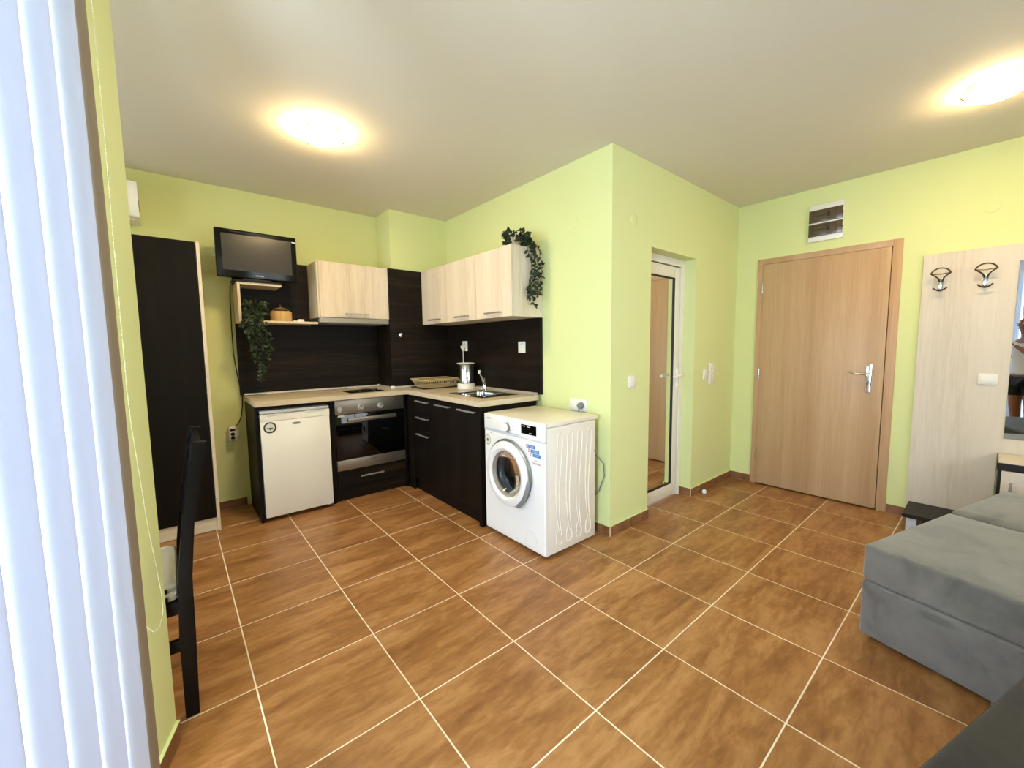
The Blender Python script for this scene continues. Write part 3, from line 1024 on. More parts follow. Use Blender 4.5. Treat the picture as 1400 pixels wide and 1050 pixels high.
t = thing('mixer_tap', 'chrome mixer tap with upright lever behind the sink', 'tap', (2.005, 2.855, 0.9122))
part('body', M().lathe([(0.022, 0), (0.022, 0.006), (0.016, 0.010), (0.016, 0.050), (0.013, 0.060), (0, 0.062)], (2.005, 2.855, 0.9122), (0, 0, 1), 24), CHROME, t)
mb = M()
mb.tube(strand_points([(2.003, 2.850, 0.950), (1.990, 2.835, 1.000), (1.965, 2.805, 1.030), (1.935, 2.775, 1.032), (1.920, 2.760, 1.012)], 5), 0.0085, 12)
part('spout', mb, CHROME, t)
mb = M().tube([(2.005, 2.858, 0.972), (1.998, 2.872, 1.010), (1.985, 2.892, 1.062)], [0.013, 0.012, 0.011], 12)
part('lever', mb, mat('steel_lever', '6f6f6c', 0.25, 0.9), t)
part('lever_cap', M().box(1.972, 1.992, 2.884, 2.904, 1.055, 1.085, 0.003), WPLAST, t, 'white lever tip')

# ------------------------------------------------------------------ kettle, plug, sockets
kx_, ky_ = 2.025, 3.170
t = thing('kettle', 'steel cylindrical electric kettle with white base and lid', 'kettle', (kx_, ky_, 0.907))
part('power_base', M().lathe([(0.082, 0), (0.082, 0.040), (0.078, 0.050), (0, 0.052)], (kx_, ky_, 0.9075), (0, 0, 1), 36), WPLAST, t)
part('body', M().lathe([(0.074, 0), (0.074, 0.165), (0.070, 0.172), (0, 0.172)], (kx_, ky_, 0.960), (0, 0, 1), 40), STEEL, t)
part('lid', M().lathe([(0.078, 0), (0.080, 0.005), (0.074, 0.010), (0.03, 0.014), (0, 0.014)], (kx_, ky_, 1.1325), (0, 0, 1), 36).box(kx_-0.09, kx_-0.06, ky_-0.012, ky_+0.012, 1.134, 1.143, 0.003), WPLAST, t)
mb = M().tube([(kx_+0.055, ky_+0.05, 1.125), (kx_+0.080, ky_+0.070, 1.11), (kx_+0.084, ky_+0.075, 1.05), (kx_+0.075, ky_+0.068, 0.985), (kx_+0.050, ky_+0.048, 0.975)], 0.009, 10)
part('handle', mb, WPLAST, t)
part('power_cord', M().tube([(kx_+0.045, ky_-0.065, 0.918), (2.085, 3.02, 0.9115), (2.100, 2.97, 0.9115), (2.101, 2.99, 0.9115), (2.100, 3.10, 0.912),
                             (2.098, 3.26, 0.925), (2.098, 3.315, 0.98), (2.100, 3.33, 1.10), (2.100, 3.333, 1.20), (2.100, 3.333, 1.262)], 0.0035, 8), WPLAST, t)
part('plug', M().cyl((2.118, 3.333, 1.29), (2.085, 3.333, 1.283), 0.018, 20).tube([(2.095, 3.333, 1.284), (2.098, 3.333, 1.262), (2.10, 3.333, 1.245)], [0.014, 0.010, 0.006], 12), WPLAST, t)


def socket(c, nrm, w, h, lab, kinds=('socket',), cat='socket', group=None, vertical=False, name='wall_socket'):
    """white plate; modules side by side or stacked; nrm is out of the wall"""
    c, nrm = Vector(c), Vector(nrm)
    ax = Vector((0, 0, 1)).cross(nrm)
    t = thing(name, lab, cat, tuple(c), group=group)

    def bx(mb, u0, u1, v0, v1, d0, d1, bev=0.002):
        p, q = c+ax*u0+nrm*d0, c+ax*u1+nrm*d1
        xs, ys = sorted((p.x, q.x)), sorted((p.y, q.y))
        mb.box(xs[0], xs[1], ys[0], ys[1], c.z+v0, c.z+v1, bev)
        return mb
    part('plate', bx(M(), -w/2, w/2, -h/2, h/2, 0, 0.010, 0.004), WPLAST, t)
    n = len(kinds)
    for i, k in enumerate(kinds):
        if vertical:
            cu, cv, mw_, mh = 0, h/2-h*(i+0.5)/n, w*0.8, h/n*0.86
        else:
            cu, cv, mw_, mh = -w/2+w*(i+0.5)/n, 0, w/n*0.8, h*0.8
        if k == 'switch':
            part('rocker', bx(M(), cu-mw_/2+0.003, cu+mw_/2-0.003, cv-mh/2+0.005, cv+mh/2-0.005, 0.010, 0.014, 0.002), WPLAST, t)
        else:
            cc = c+ax*cu+Vector((0, 0, cv))
            rr_ = min(mw_, mh)/2*0.86
            mb = M().lathe([(rr_+0.003, 0.0100), (rr_+0.003, 0.0125), (rr_, 0.0125), (rr_-0.001, 0.0104), (0, 0.0104)], cc, nrm, 28)
            part('socket_well', mb, WPLAST, t)
            mb = M()
            for s in (-1, 1):
                p = cc+ax*s*0.0095
                mb.cyl(p+nrm*0.0100, p+nrm*0.0109, 0.0032, 12)
            mb.cyl(cc+Vector((0, 0, rr_-0.004))+nrm*0.0100, cc+Vector((0, 0, rr_-0.004))+nrm*0.0112, 0.003, 8)
            mb.cyl(cc-Vector((0, 0, rr_-0.004))+nrm*0.0100, cc-Vector((0, 0, rr_-0.004))+nrm*0.0112, 0.003, 8)
            part('contact_holes', mb, BRONZE, t, kind='stuff')
    return t


socket((2.1299, 3.337, 1.295), (-1, 0, 0), 0.083, 0.095, 'white socket on dark back panel with the kettle plug in it')
socket((2.1299, 2.500, 1.278), (-1, 0, 0), 0.083, 0.090, 'empty white socket on dark back panel near the panel end')
s2 = socket((xB, 1.925, 0.868), (-1, 0, 0), 0.160, 0.085, 'white double socket low on green wall behind the washing machine', ('switch', 'socket'))
socket((2.386, yC, 1.032), (0, -1, 0), 0.085, 0.083, 'single white light switch left of the glazed door', ('switch',), 'switch', name='light_switch')
socket((3.458, yC, 1.030), (0, -1, 0), 0.072, 0.083, 'single white light switch right of the glazed door', ('switch',), 'switch', name='light_switch')
socket((3.571, yC, 1.030), (0, -1, 0), 0.090, 0.185, 'vertical white double socket near the hall corner', ('socket', 'socket'), vertical=True)
socket((4.0195, 0.040, 1.040), (-1, 0, 0), 0.088, 0.072, 'cream light switch on the light wood coat hook panel', ('switch',), 'switch', name='light_switch')

# plug of the washing machine
t = thing('mains_plug', 'grey round mains plug in the double socket behind the washer', 'plug', (2.14, 1.885, 0.868))
part('plug_body', M().lathe([(0.022, 0), (0.022, 0.022), (0.016, 0.032), (0, 0.033)], (2.1448, 1.885, 0.868), (-1, 0, 0), 24), GREYP, t)
part('cord', M().tube([(2.115, 1.885, 0.862), (2.112, 1.885, 0.83), (2.125, 1.875, 0.74), (2.13, 1.82, 0.60), (2.13, 1.68, 0.50), (2.13, 1.672, 0.42), (2.13, 1.72, 0.30), (2.125, 1.80, 0.20)], 0.004, 8), GREYP, t)

# socket adapter with the television lead
t = thing('socket_adapter', 'white two-way socket adapter low on green wall left of the fridge', 'adapter', (0.335, 4.0, 0.60))
part('plate', M().box(0.288, 0.372, 3.992, 4.0035, 0.555, 0.635, 0.004), WPLAST, t)
mb = M().box(0.302, 0.352, 3.925, 3.991, 0.560, 0.675, 0.012, 3)
part('body', mb, WPLAST, t)
part('display', M().box(0.310, 0.345, 3.9235, 3.925, 0.640, 0.658), BMATT, t)
for z in (0.615, 0.585):
    part('socket_well', M().lathe([(0.015, 0), (0.015, 0.002), (0.012, 0.002), (0.0115, 0.0), (0, 0.0)], (0.327, 3.925, z), (0, -1, 0), 20), GREYP, t)
tvc = [(0.395, 3.90, 1.790), (0.385, 3.97, 1.78), (0.380, 3.992, 1.70), (0.376, 3.995, 1.45), (0.376, 3.995, 1.25), (0.388, 3.988, 1.10), (0.402, 3.974, 0.98),
       (0.412, 3.974, 0.90), (0.408, 3.978, 0.82), (0.395, 3.98, 0.74), (0.372, 3.965, 0.69), (0.345, 3.94, 0.672), (0.334, 3.935, 0.668)]

# ------------------------------------------------------------------ television
t = thing('television', 'small black flat television on top of the open shelf', 'television', (0.54, 3.75, 1.785))
tx0, tx1, tz0, tz1, ty = 0.285, 0.803, 1.808, 2.152, 3.690
part('casing', M().box(tx0, tx1, ty, ty+0.045, tz0, tz1, 0.006, 3).box(tx0+0.07, tx1-0.07, ty+0.04, ty+0.085, tz0+0.05, tz1-0.05, 0.012), BPLAST, t)
part('screen', M().box(tx0+0.037, tx1-0.037, ty-0.0012, ty+0.002, tz0+0.052, tz1-0.035), SCREEN, t)
mb = M().prism([(tx0+0.04, tz1-0.012), (tx1-0.04, tz1-0.012), (tx1-0.12, tz1-0.020), (tx0+0.26, tz1-0.026), (tx0+0.12, tz1-0.020)], ty-0.0015, ty+0.001, 'xz')
part('top_trim', mb, mat('glossy_grey_trim', '3a3a3a', 0.08, 0.6), t)
part('side_light', M().box(tx1-0.032, tx1-0.004, ty-0.001, ty+0.001, tz1-0.040, tz1-0.034), ALU, t)
text('logo', 'TOSHIBA', 0.013, (0.545, ty-0.001, tz0+0.022), (1, 0, 0), (0, 0, 1), WPLAST, t)
part('stand', M().box(0.44, 0.62, 3.70, 3.76, 1.792, tz0+0.01, 0.003).box(0.372, 0.690, 3.705, 3.87, 1.7855, 1.796, 0.004), BMATT, t)
part('power_cord', M().tube(tvc, 0.0035, 8), BMATT, t)

# ------------------------------------------------------------------ shelf goods
t = thing('wooden_box', 'round bamboo box with glass lid on the open shelf', 'box', (0.690, 3.80, 1.503))
part('box', M().lathe([(0.074, 0.0), (0.076, 0.004), (0.076, 0.074), (0.073, 0.078), (0, 0.078)], (0.690, 3.800, 1.5035), (0, 0, 1), 40), BAMBOO, t)
part('lid', M().lathe([(0.062, 0.0), (0.060, 0.012), (0.045, 0.024), (0.02, 0.031), (0, 0.032)], (0.690, 3.800, 1.5818), (0, 0, 1), 32), GLASS, t)
part('knob', M().lathe([(0.005, 0), (0.006, 0.008), (0.011, 0.014), (0.008, 0.022), (0, 0.024)], (0.690, 3.800, 1.614), (0, 0, 1), 16), GLASS, t)
solo('soap_dish', M().box(0.765, 0.805, 3.735, 3.80, 1.5035, 1.510, 0.002).box(0.800, 0.842, 3.73, 3.79, 1.5035, 1.522, 0.004), WPLAST, (0.80, 3.76, 1.5035),
     'small flat white box lying on the shelf beside the bamboo box', 'box')


# ------------------------------------------------------------------ trailing plants
def leaf_at(mb, p, d, nrm, L_, w):
    d = d.normalized()
    sd = d.cross(nrm)
    if sd.length < 1e-3:
        sd = d.orthogonal()
    sd.normalize()
    up = sd.cross(d)
    a = p
    pts = [a, a+d*L_*0.35+sd*w/2+up*L_*0.08, a+d*L_*0.72+sd*w*0.36+up*L_*0.05, a+d*L_-up*L_*0.06, a+d*L_*0.72-sd*w*0.36+up*L_*0.05, a+d*L_*0.35-sd*w/2+up*L_*0.08]
    mid = mb.bm.verts.new(a+d*L_*0.5-up*L_*0.02)
    vs = [mb.bm.verts.new(q) for q in pts]
    for i in range(6):
        mb.bm.faces.new((vs[i], vs[(i+1) % 6], mid))


def plant(name, lab, base, strands, crown, seed, leafL, dens, out, minx=None, box_ok=None):
    rn = random.Random(seed)
    t = thing(name, lab, 'plant', base)
    st, l1, l2 = M(), M(), M()

    def put(p, d):
        mb = l1 if rn.random() < 0.7 else l2
        L_ = leafL*rn.uniform(0.75, 1.2)
        if box_ok and not (box_ok(p) and box_ok(p+d.normalized()*L_)):
            return
        leaf_at(mb, p, d, Vector(out)+Vector((rn.uniform(-.5, .5), rn.uniform(-.5, .5), rn.uniform(-.2, .7))), L_, L_*0.55)
    for ctrl in strands:
        pts = strand_points(ctrl, 6)
        st.tube(pts, 0.0016, 5)
        L_ = sum((b_-a).length for a, b_ in zip(pts, pts[1:]))
        n = int(L_*dens)
        for k in range(n):
            f = k/max(n-1, 1)*(len(pts)-1)
            i = min(int(f), len(pts)-2)
            p = pts[i].lerp(pts[i+1], f-i)
            d = Vector((rn.uniform(-1, 1), rn.uniform(-1, 1), rn.uniform(-1.1, 0.5)))+Vector(out)*0.4
            put(p, d)
    for k in range(crown[1]):
        a = rn.uniform(0, 2*PI)
        r_ = crown[0]*math.sqrt(rn.random())
        p = Vector(base)+Vector((r_*math.cos(a), r_*math.sin(a), crown[2]+rn.uniform(-0.035, 0.055)))
        put(p, Vector((math.cos(a)+rn.uniform(-.8, .8), math.sin(a)+rn.uniform(-.8, .8), rn.uniform(-0.6, 0.9))))
    part('stems', st, STEM, t)
    part('foliage', l1, LEAF, t, kind='stuff', smooth=False)
    part('foliage', l2, LEAF2, t, kind='stuff', smooth=False)
    return t


pb = (1.955, 2.345, 2.0035)
t = plant('trailing_plant', 'green leafy plant trailing over the end wall cabinet side', pb,
          [[(1.955, 2.34, 2.06), (1.98, 2.28, 2.065), (2.03, 2.262, 2.00), (2.05, 2.258, 1.88), (2.055, 2.262, 1.76), (2.06, 2.262, 1.68)],
           [(1.955, 2.34, 2.06), (2.02, 2.29, 2.07), (2.09, 2.262, 2.00), (2.115, 2.256, 1.90), (2.115, 2.262, 1.78), (2.11, 2.262, 1.72)],
           [(1.955, 2.34, 2.06), (1.96, 2.27, 2.05), (1.99, 2.262, 1.97), (2.02, 2.258, 1.86), (2.00, 2.262, 1.76), (1.99, 2.262, 1.68), (2.01, 2.262, 1.64)],
           [(1.98, 2.30, 2.06), (2.04, 2.27, 1.98), (2.05, 2.258, 1.84), (2.02, 2.262, 1.73), (2.03, 2.262, 1.64), (2.055, 2.262, 1.57)],
           [(1.98, 2.30, 2.06), (2.05, 2.27, 2.02), (2.08, 2.262, 1.90), (2.085, 2.258, 1.76), (2.09, 2.262, 1.66)]],
          (0.085, 280, 0.048), 3, 0.035, 118, (-0.3, -1, 0),
          box_ok=lambda p: p.x < 2.152 and not (p.z < 2.006 and p.y > 2.286))
part('pot', M().lathe([(0.035, 0), (0.05, 0.06), (0.05, 0.07), (0.042, 0.07), (0.04, 0.06), (0, 0.058)], (pb[0]-0.01, pb[1]+0.005, 2.0036), (0, 0, 1), 24), POTM, t)

pa = (0.500, 3.79, 1.5035)
t = plant('trailing_plant', 'dark leafy plant spilling from the left end of the open shelf', pa,
          [[(0.49, 3.78, 1.58), (0.47, 3.70, 1.57), (0.45, 3.672, 1.47), (0.46, 3.68, 1.40), (0.48, 3.70, 1.34)],
           [(0.50, 3.78, 1.58), (0.50, 3.70, 1.56), (0.50, 3.672, 1.45), (0.53, 3.69, 1.34), (0.56, 3.72, 1.24), (0.55, 3.75, 1.16)],
           [(0.52, 3.78, 1.58), (0.54, 3.70, 1.56), (0.55, 3.672, 1.45), (0.575, 3.69, 1.36), (0.59, 3.72, 1.26)],
           [(0.51, 3.78, 1.58), (0.52, 3.70, 1.53), (0.51, 3.68, 1.40), (0.50, 3.72, 1.27), (0.53, 3.74, 1.14), (0.525, 3.76, 1.04)],
           [(0.49, 3.78, 1.58), (0.45, 3.70, 1.56), (0.42, 3.675, 1.50), (0.43, 3.69, 1.43)],
           [(0.50, 3.78, 1.58), (0.50, 3.69, 1.53), (0.49, 3.68, 1.42), (0.47, 3.72, 1.28), (0.49, 3.75, 1.20)]],
          (0.095, 210, 0.08), 5, 0.037, 185, (0, -1, 0.1),
          box_ok=lambda p: p.y < 3.97 and not (3.712 < p.y and 1.478 < p.z < 1.508) and not (p.x < 0.424 and p.y > 3.712) and p.x > 0.35 and p.z < 1.76
          and not ((p.x-0.69)**2+(p.y-3.8)**2 < 0.085**2))
part('pot', M().lathe([(0.035, 0), (0.05, 0.065), (0.05, 0.075), (0.042, 0.075), (0.04, 0.065), (0, 0.062)], (0.505, 3.80, 1.5037), (0, 0, 1), 24), POTM, t)

# ------------------------------------------------------------------ dish rack
t = thing('dish_rack', 'beige plastic slatted dish rack on a dark tray in the corner', 'dish rack', (1.90, 3.46, 0.907))
rx0, rx1, ry0, ry1 = 1.715, 2.055, 3.365, 3.605
part('drip_tray', M().box(rx0-0.02, rx1+0.012, ry0-0.015, ry1+0.02, 0.9078, 0.9125, 0.002).box(rx0-0.02, rx1+0.012, ry0-0.015, ry0-0.008, 0.9125, 0.918)
     .box(rx0-0.02, rx1+0.012, ry1+0.013, ry1+0.02, 0.9125, 0.918).box(rx0-0.02, rx0-0.013, ry0-0.008, ry1+0.013, 0.9125, 0.918)
     .box(rx1+0.005, rx1+0.012, ry0-0.008, ry1+0.013, 0.9125, 0.918), DTRAY, t, 'dark drip tray')
zb_, zt_ = 0.919, 0.990
fl = 0.022
mb = M()
lo = ring_rect(rx0+0.02, rx1-0.02, ry0+0.02, ry1-0.02, zb_, 0.02, 3)
hi = ring_rect(rx0-fl, rx1+0.01, ry0-fl, ry1+fl, zt_, 0.02, 3)
mb.tube(lo, 0.004, 6, True)
part('rim', M().tube(hi, 0.006, 8, True).tube([(p[0], p[1], p[2]-0.012) for p in ring_rect(rx0-fl+0.006, rx1+0.004, ry0-fl+0.006, ry1+fl-0.006, zt_, 0.02, 3)], 0.003, 6, True), BEIGEP, t)
for k in range(1, 9):
    xx = rx0+0.02+(rx1-rx0-0.04)*k/9
    mb.tube([(xx, ry0+0.02, zb_), (xx, ry1-0.02, zb_)], 0.003, 5)
part('base_grid', mb, BEIGEP, t)


def slats(a0, a1, b0, b1, n, m=1.0):
    mb = M()
    for k in range(n+1):
        u = k/n
        p = Vector(a0).lerp(Vector(a1), u)
        q = Vector(b0).lerp(Vector(b1), u)
        mb.tube([p, q], [0.0016, 0.0026], 5)
    return mb


part('side_slats', slats((rx0+0.03, ry0+0.02, zb_), (rx1-0.03, ry0+0.02, zb_), (rx0-0.01, ry0-fl, zt_), (rx1, ry0-fl, zt_), 15), BEIGEP, t)
part('side_slats', slats((rx0+0.03, ry1-0.02, zb_), (rx1-0.03, ry1-0.02, zb_), (rx0-0.01, ry1+fl, zt_), (rx1, ry1+fl, zt_), 15), BEIGEP, t)
part('side_slats', slats((rx0+0.02, ry0+0.03, zb_), (rx0+0.02, ry1-0.03, zb_), (rx0-fl, ry0, zt_), (rx0-fl, ry1, zt_), 10), BEIGEP, t)
part('side_slats', slats((rx1-0.02, ry0+0.03, zb_), (rx1-0.02, ry1-0.03, zb_), (rx1+0.01, ry0, zt_), (rx1+0.01, ry1, zt_), 10), BEIGEP, t)

# ------------------------------------------------------------------ washing machine
t = thing('washing_machine', 'white front-loading washing machine at the end of the dark units', 'washing machine', (1.85, 2.0, 0))
wx0, wx1, wy0, wy1, wz = 1.609, 2.068, 1.697, 2.301, 0.832
sd = mat('side_enamel', 'e6dfd0', 0.35)
part('side_panel', M().box(wx0+0.022, wx1, wy0+0.002, wy0+0.010, 0.022, wz-0.030, 0.002), sd, t)
part('side_panel', M().box(wx0+0.022, wx1, wy1-0.010, wy1-0.002, 0.022, wz-0.030, 0.002), sd, t)
part('back_panel', M().box(wx1-0.010, wx1-0.001, wy0+0.0105, wy1-0.0105, 0.022, wz-0.030), sd, t)
part('base_panel', M().box(wx0+0.022, wx1-0.011, wy0+0.0105, wy1-0.0105, 0.024, 0.034), sd, t)
mb = M()
HC, HR, NS = (2.030, 0.466), 0.155, 48
z0_, z1_ = 0.024, wz-0.118
lay = []
for xx, ins in ((wx0+0.021, 0.0), (wx0+0.006, 0.0), (wx0, 0.006)):
    inn, outr = [], []
    for k in range(NS):
        a = 2*PI*(k+0.5)/NS
        ca, sa = math.cos(a), math.sin(a)
        inn.append(mb.bm.verts.new((xx, HC[0]+HR*ca, HC[1]+HR*sa)))
        ty_ = ((wy1-ins-HC[0]) if ca > 0 else (HC[0]-wy0-ins))/max(abs(ca), 1e-6)
        tz_ = ((z1_-ins-HC[1]) if sa > 0 else (HC[1]-z0_-ins))/max(abs(sa), 1e-6)
        q = min(ty_, tz_)
        outr.append(mb.bm.verts.new((xx, HC[0]+q*ca, HC[1]+q*sa)))
    lay.append((inn, outr))
for k in range(NS):
    k2 = (k+1) % NS
    for (a_, b_) in ((lay[0][0], lay[0][1]), (lay[2][1], lay[2][0]), (lay[0][1], lay[1][1]), (lay[1][1], lay[2][1]), (lay[1][0], lay[0][0]), (lay[2][0], lay[1][0])):
        mb.bm.faces.new((a_[k], a_[k2], b_[k2], b_[k]))
# square the corners of the panel
for inn, outr in lay:
    ys = [v.co.y for v in outr]
    zs = [v.co.z for v in outr]
    for (yc_, zc_) in ((min(ys), min(zs)), (min(ys), max(zs)), (max(ys), min(zs)), (max(ys), max(zs))):
        v = min(outr, key=lambda w: (w.co.y-yc_)**2+(w.co.z-zc_)**2)
        v.co.y, v.co.z = yc_, zc_
part('front_panel', mb, WHITEE, t)
cp = part('control_panel', M().box(wx0-0.002, wx0+0.0215, wy0, wy1, wz-0.116, wz-0.002, 0.006, 3), WHITEE, t)
part('top_lid', M().box(wx0+0.022, wx1+0.022, wy0-0.001, wy1+0.001, wz-0.028, wz, 0.005), mat('lid_cream', 'e4dcc8', 0.3), t)
fxp = wx0-0.002
part('display', M().box(fxp-0.001, fxp+0.002, 1.766, 1.906, 0.748, 0.806, 0.0005, 1), BPLAST, cp)
mb = M()
for yy in (1.893, 1.882, 1.871):
    mb.box(fxp-0.0016, fxp-0.0009, yy-0.0035, yy+0.0015, 0.794, 0.798)
mb.box(fxp-0.0016, fxp-0.0009, 1.820, 1.846, 0.793, 0.797).box(fxp-0.0016, fxp-0.0009, 1.805, 1.830, 0.756, 0.7585)
part('display_icons', mb, WPLAST, cp)
mb = M().lathe([(0.030, 0), (0.030, 0.004), (0.026, 0.006), (0.025, 0.026), (0.022, 0.029), (0, 0.029)], (fxp, 2.036, 0.767), (-1, 0, 0), 36)
part('programme_dial', mb, WHITEE, cp)
part('dial_ring', M().lathe([(0.0262, 0.006), (0.0275, 0.006), (0.0275, 0.020), (0.0262, 0.020)], (fxp, 2.036, 0.767), (-1, 0, 0), 36), SILV, cp)
mb = M()
for k in range(12):
    a = 2*PI*(k+0.5)/12
    yy, z_ = 2.036+0.046*math.sin(a), 0.767+0.034*math.cos(a)
    mb.box(fxp-0.0006, fxp, yy-0.006, yy+0.006, z_-0.0010, z_+0.0010)
part('dial_marks', mb, GREYS, cp)
dw = part('detergent_drawer', M().box(fxp-0.003, fxp+0.001, 1.925, 2.290, wz-0.106, wz-0.0985, 0.001, 1), mat('pale_violet_grey', 'b9bac9', 0.4), cp, 'grey lip of the detergent drawer')
text('logo', 'VESTEL', 0.014, (fxp-0.0002, 2.245, 0.800), (0, -1, 0), (0, 0, 1), GREYS, cp)
text('small_print', 'A+++ 7kg', 0.009, (wx0-0.0002, 2.235, 0.702), (0, -1, 0), (0, 0, 1), GREYS, t)
for zf in (0.0, ):
    for (yy, xx) in ((wy0+0.05, wx0+0.05), (wy1-0.05, wx0+0.05), (wy0+0.05, wx1-0.05), (wy1-0.05, wx1-0.05)):
        part('foot', M().cyl((xx, yy, 0.0), (xx, yy, 0.024), 0.018, 14), BMATT, t)
dc = Vector((wx0, 2.030, 0.466))


def dl(prof, m, name, par, label=None, seg=56):
    return part(name, M().lathe(prof, dc, (-1, 0, 0), seg), m, par, label)


dr = dl([(0.146, 0.004), (0.150, 0.030), (0.168, 0.042), (0.190, 0.040), (0.209, 0.028), (0.214, 0.010), (0.214, 0.0)], WHITEE, 'door_ring', t)
mb = M()
arc, rad = [], []
for k in range(33):
    a = R(-4+150*k/32)
    arc.append(dc+Vector((-0.013, -0.2185*math.cos(a), 0.2185*math.sin(a))))
    rad.append(0.0125*(1-0.75*(k/32)**1.5))
mb.tube(arc, rad, 10)
part('chrome_rim', mb, mat('satin_chrome', 'a3a39d', 0.3, 0.85), dr, 'satin chrome outer rim')
part('shadow_line', M().lathe([(0.2145, 0.0), (0.2175, 0.004), (0.2175, 0.0)], dc, (-1, 0, 0), 56), mat('rim_line', '50566e', 0.5), dr)
dl([(0.150, 0.024), (0.148, 0.031), (0.144, 0.030), (0.138, 0.016), (0.136, 0.0)], mat('champagne_rim', 'a89f93', 0.4, 0.3), 'inner_rim', dr)
dl([(0.137, 0.010), (0.125, -0.008), (0.108, -0.028), (0.080, -0.040), (0.0, -0.046)], MATS['bowl_clear'] if 'bowl_clear' in MATS else mat('bowl_clear', 'aab0b4', 0.02, 0.0, **{'Transmission Weight': 1.0, 'IOR': 1.25}), 'glass_bowl', dr, 'dark glass porthole')
# drum seen through the porthole
part('door_gasket', M().lathe([(0.154, -0.004), (0.150, -0.030), (0.140, -0.055), (0.148, -0.075), (0.160, -0.085)], dc, (-1, 0, 0), 48), mat('gasket_grey', '55585b', 0.6), t, 'grey rubber gasket')
part('drum', M().lathe([(0.160, -0.090), (0.215, -0.100), (0.215, -0.330), (0.200, -0.345), (0.0, -0.350)], dc, (-1, 0, 0), 48), DRUM, t, 'perforated steel drum')
mb = M()
for ring in range(1, 11):
    for k in range(ring*7):
        a = 2*PI*k/(ring*7)
        rr_ = 0.017*ring
        mb.lathe([(0.0030, 0.0), (0.0, 0.0008)], dc+Vector((0.3485-0.0005*ring, rr_*math.cos(a), rr_*math.sin(a))), (-1, 0, 0), 6)
part('drum_holes', mb, RUBBER, t, kind='stuff')
# door handle: grey curved grip on the lower right quarter of the rim
mb = M()
arc = []
for k in range(15):
    a = R(-62+k*62/14)
    arc.append(dc+Vector((-0.022-0.010*math.sin(PI*k/14), -0.216*math.cos(a), 0.216*math.sin(a))))
mb.tube(arc, [0.008]+[0.015]*13+[0.008], 12)
part('door_handle', mb, GREYP, dr)
# filter cover
mb = M()
cc = (wx0-0.0002, 1.822, 0.094)
mb.lathe([(0.051, 0.0), (0.051, 0.0016), (0.049, 0.0016), (0.049, 0.0)], cc, (-1, 0, 0), 40)
mb.box(wx0-0.003, wx0, 1.812, 1.832, 0.138, 0.142, 0.0005, 1)
part('filter_cover', mb, mat('cool_white', 'd5d8dc', 0.35), t)
# stickers
mb = M().lathe([(0.034, 0), (0.034, 0.0005), (0.029, 0.0005), (0.029, 0)], (wx0, 2.264, 0.648), (-1, 0, 0), 32)
part('eco_sticker_ring', mb, OLIVES, t)
mb = M().lathe([(0.028, 0), (0.028, 0.0004), (0, 0.0004)], (wx0, 2.264, 0.648), (-1, 0, 0), 32)
sk = part('eco_sticker', mb, mat('sticker_white', 'dcdcd4', 0.5), t, 'round white sticker with green leaf sign')
mb = M().prism([(2.264, 0.664), (2.258, 0.655), (2.250, 0.650), (2.257, 0.643), (2.264, 0.634), (2.271, 0.643), (2.278, 0.650), (2.270, 0.655)], wx0-0.0012, wx0-0.0006, 'yz')
part('leaf_sign', mb, mat('sign_green', '2f6a3d', 0.5), sk)
for (yr, yb0, yb1, z_, wd) in ((1.852, 1.841, 1.778, 0.677, 'SMART'), (1.833, 1.820, 1.745, 0.652, 'HYGIENE'), (1.812, 1.799, 1.733, 0.629, 'SILENT')):
    mb = M().box(wx0-0.0006, wx0, yr-0.009, yr+0.009, z_-0.010, z_+0.010)
    rd = part('feature_icon', mb, REDS, t, 'small red square sticker')
    part('icon_centre', M().box(wx0-0.0009, wx0-0.0005, yr-0.005, yr+0.005, z_-0.006, z_+0.006), WPLAST, rd)
    bl = part('feature_label', M().box(wx0-0.0006, wx0, yb1, yb0, z_-0.010, z_+0.010), BLUES, t, 'blue sticker strip')
    text('label_text', wd, 0.013, (wx0-0.0008, (yb0+yb1)/2, z_), (0, -1, 0), (0, 0, 1), mat('pale_blue', 'b5d2ec', 0.5), bl)
text('model_text', 'inverter', 0.010, (wx0-0.0004, 1.770, 0.597), (0, -1, 0), (0, 0, 1), GREYS, t)
text('model_text', '+OptiWash+', 0.015, (wx0-0.0004, 1.768, 0.580), (0, -1, 0), (0, 0, 1), REDS, t)
# pressed ribs on the side
for k in range(4):
    xc = wx0+0.022+(wx1-wx0-0.022)*(0.24+0.205*k)
    xt = xc+0.004
    top = [(xt+0.010, 0.635), (xt+0.018, 0.66), (xt+0.022, 0.71), (xt+0.020, 0.745), (xt+0.010, 0.757), (xt-0.012, 0.754), (xt-0.021, 0.738), (xt-0.023, 0.69), (xt-0.026, 0.64)]
    left = [(xt-0.026, 0.64), (xt-0.034, 0.52), (xt-0.037, 0.40), (xt-0.030, 0.28), (xt-0.014, 0.17), (xt+0.006, 0.12)]
    right = [(xt+0.022, 0.71), (xt+0.012, 0.60), (xt-0.002, 0.48), (xt-0.009, 0.36), (xt-0.004, 0.24), (xt+0.012, 0.13)]
    bot = [(xt+0.012, 0.13), (xt+0.016, 0.09), (xt+0.006, 0.068), (xt-0.020, 0.062), (xt-0.032, 0.072), (xt-0.034, 0.110), (xt-0.028, 0.145), (xt-0.016, 0.155)]
    for poly, rad_ in ((top, 0.0045), (left, 0.0036), (right, 0.0042), (bot, 0.0045)):
        pts = [(p[0], wy0+0.0022, p[1]) for p in poly]
        sp = strand_points(pts, 5)
        part('pressed_rib', M().tube(sp, rad_, 8), sd, t)
part('screw', M().cyl((wx1-0.01, wy0-0.001, 0.60), (wx1-0.01, wy0+0.003, 0.60), 0.004, 10), STEEL, t)

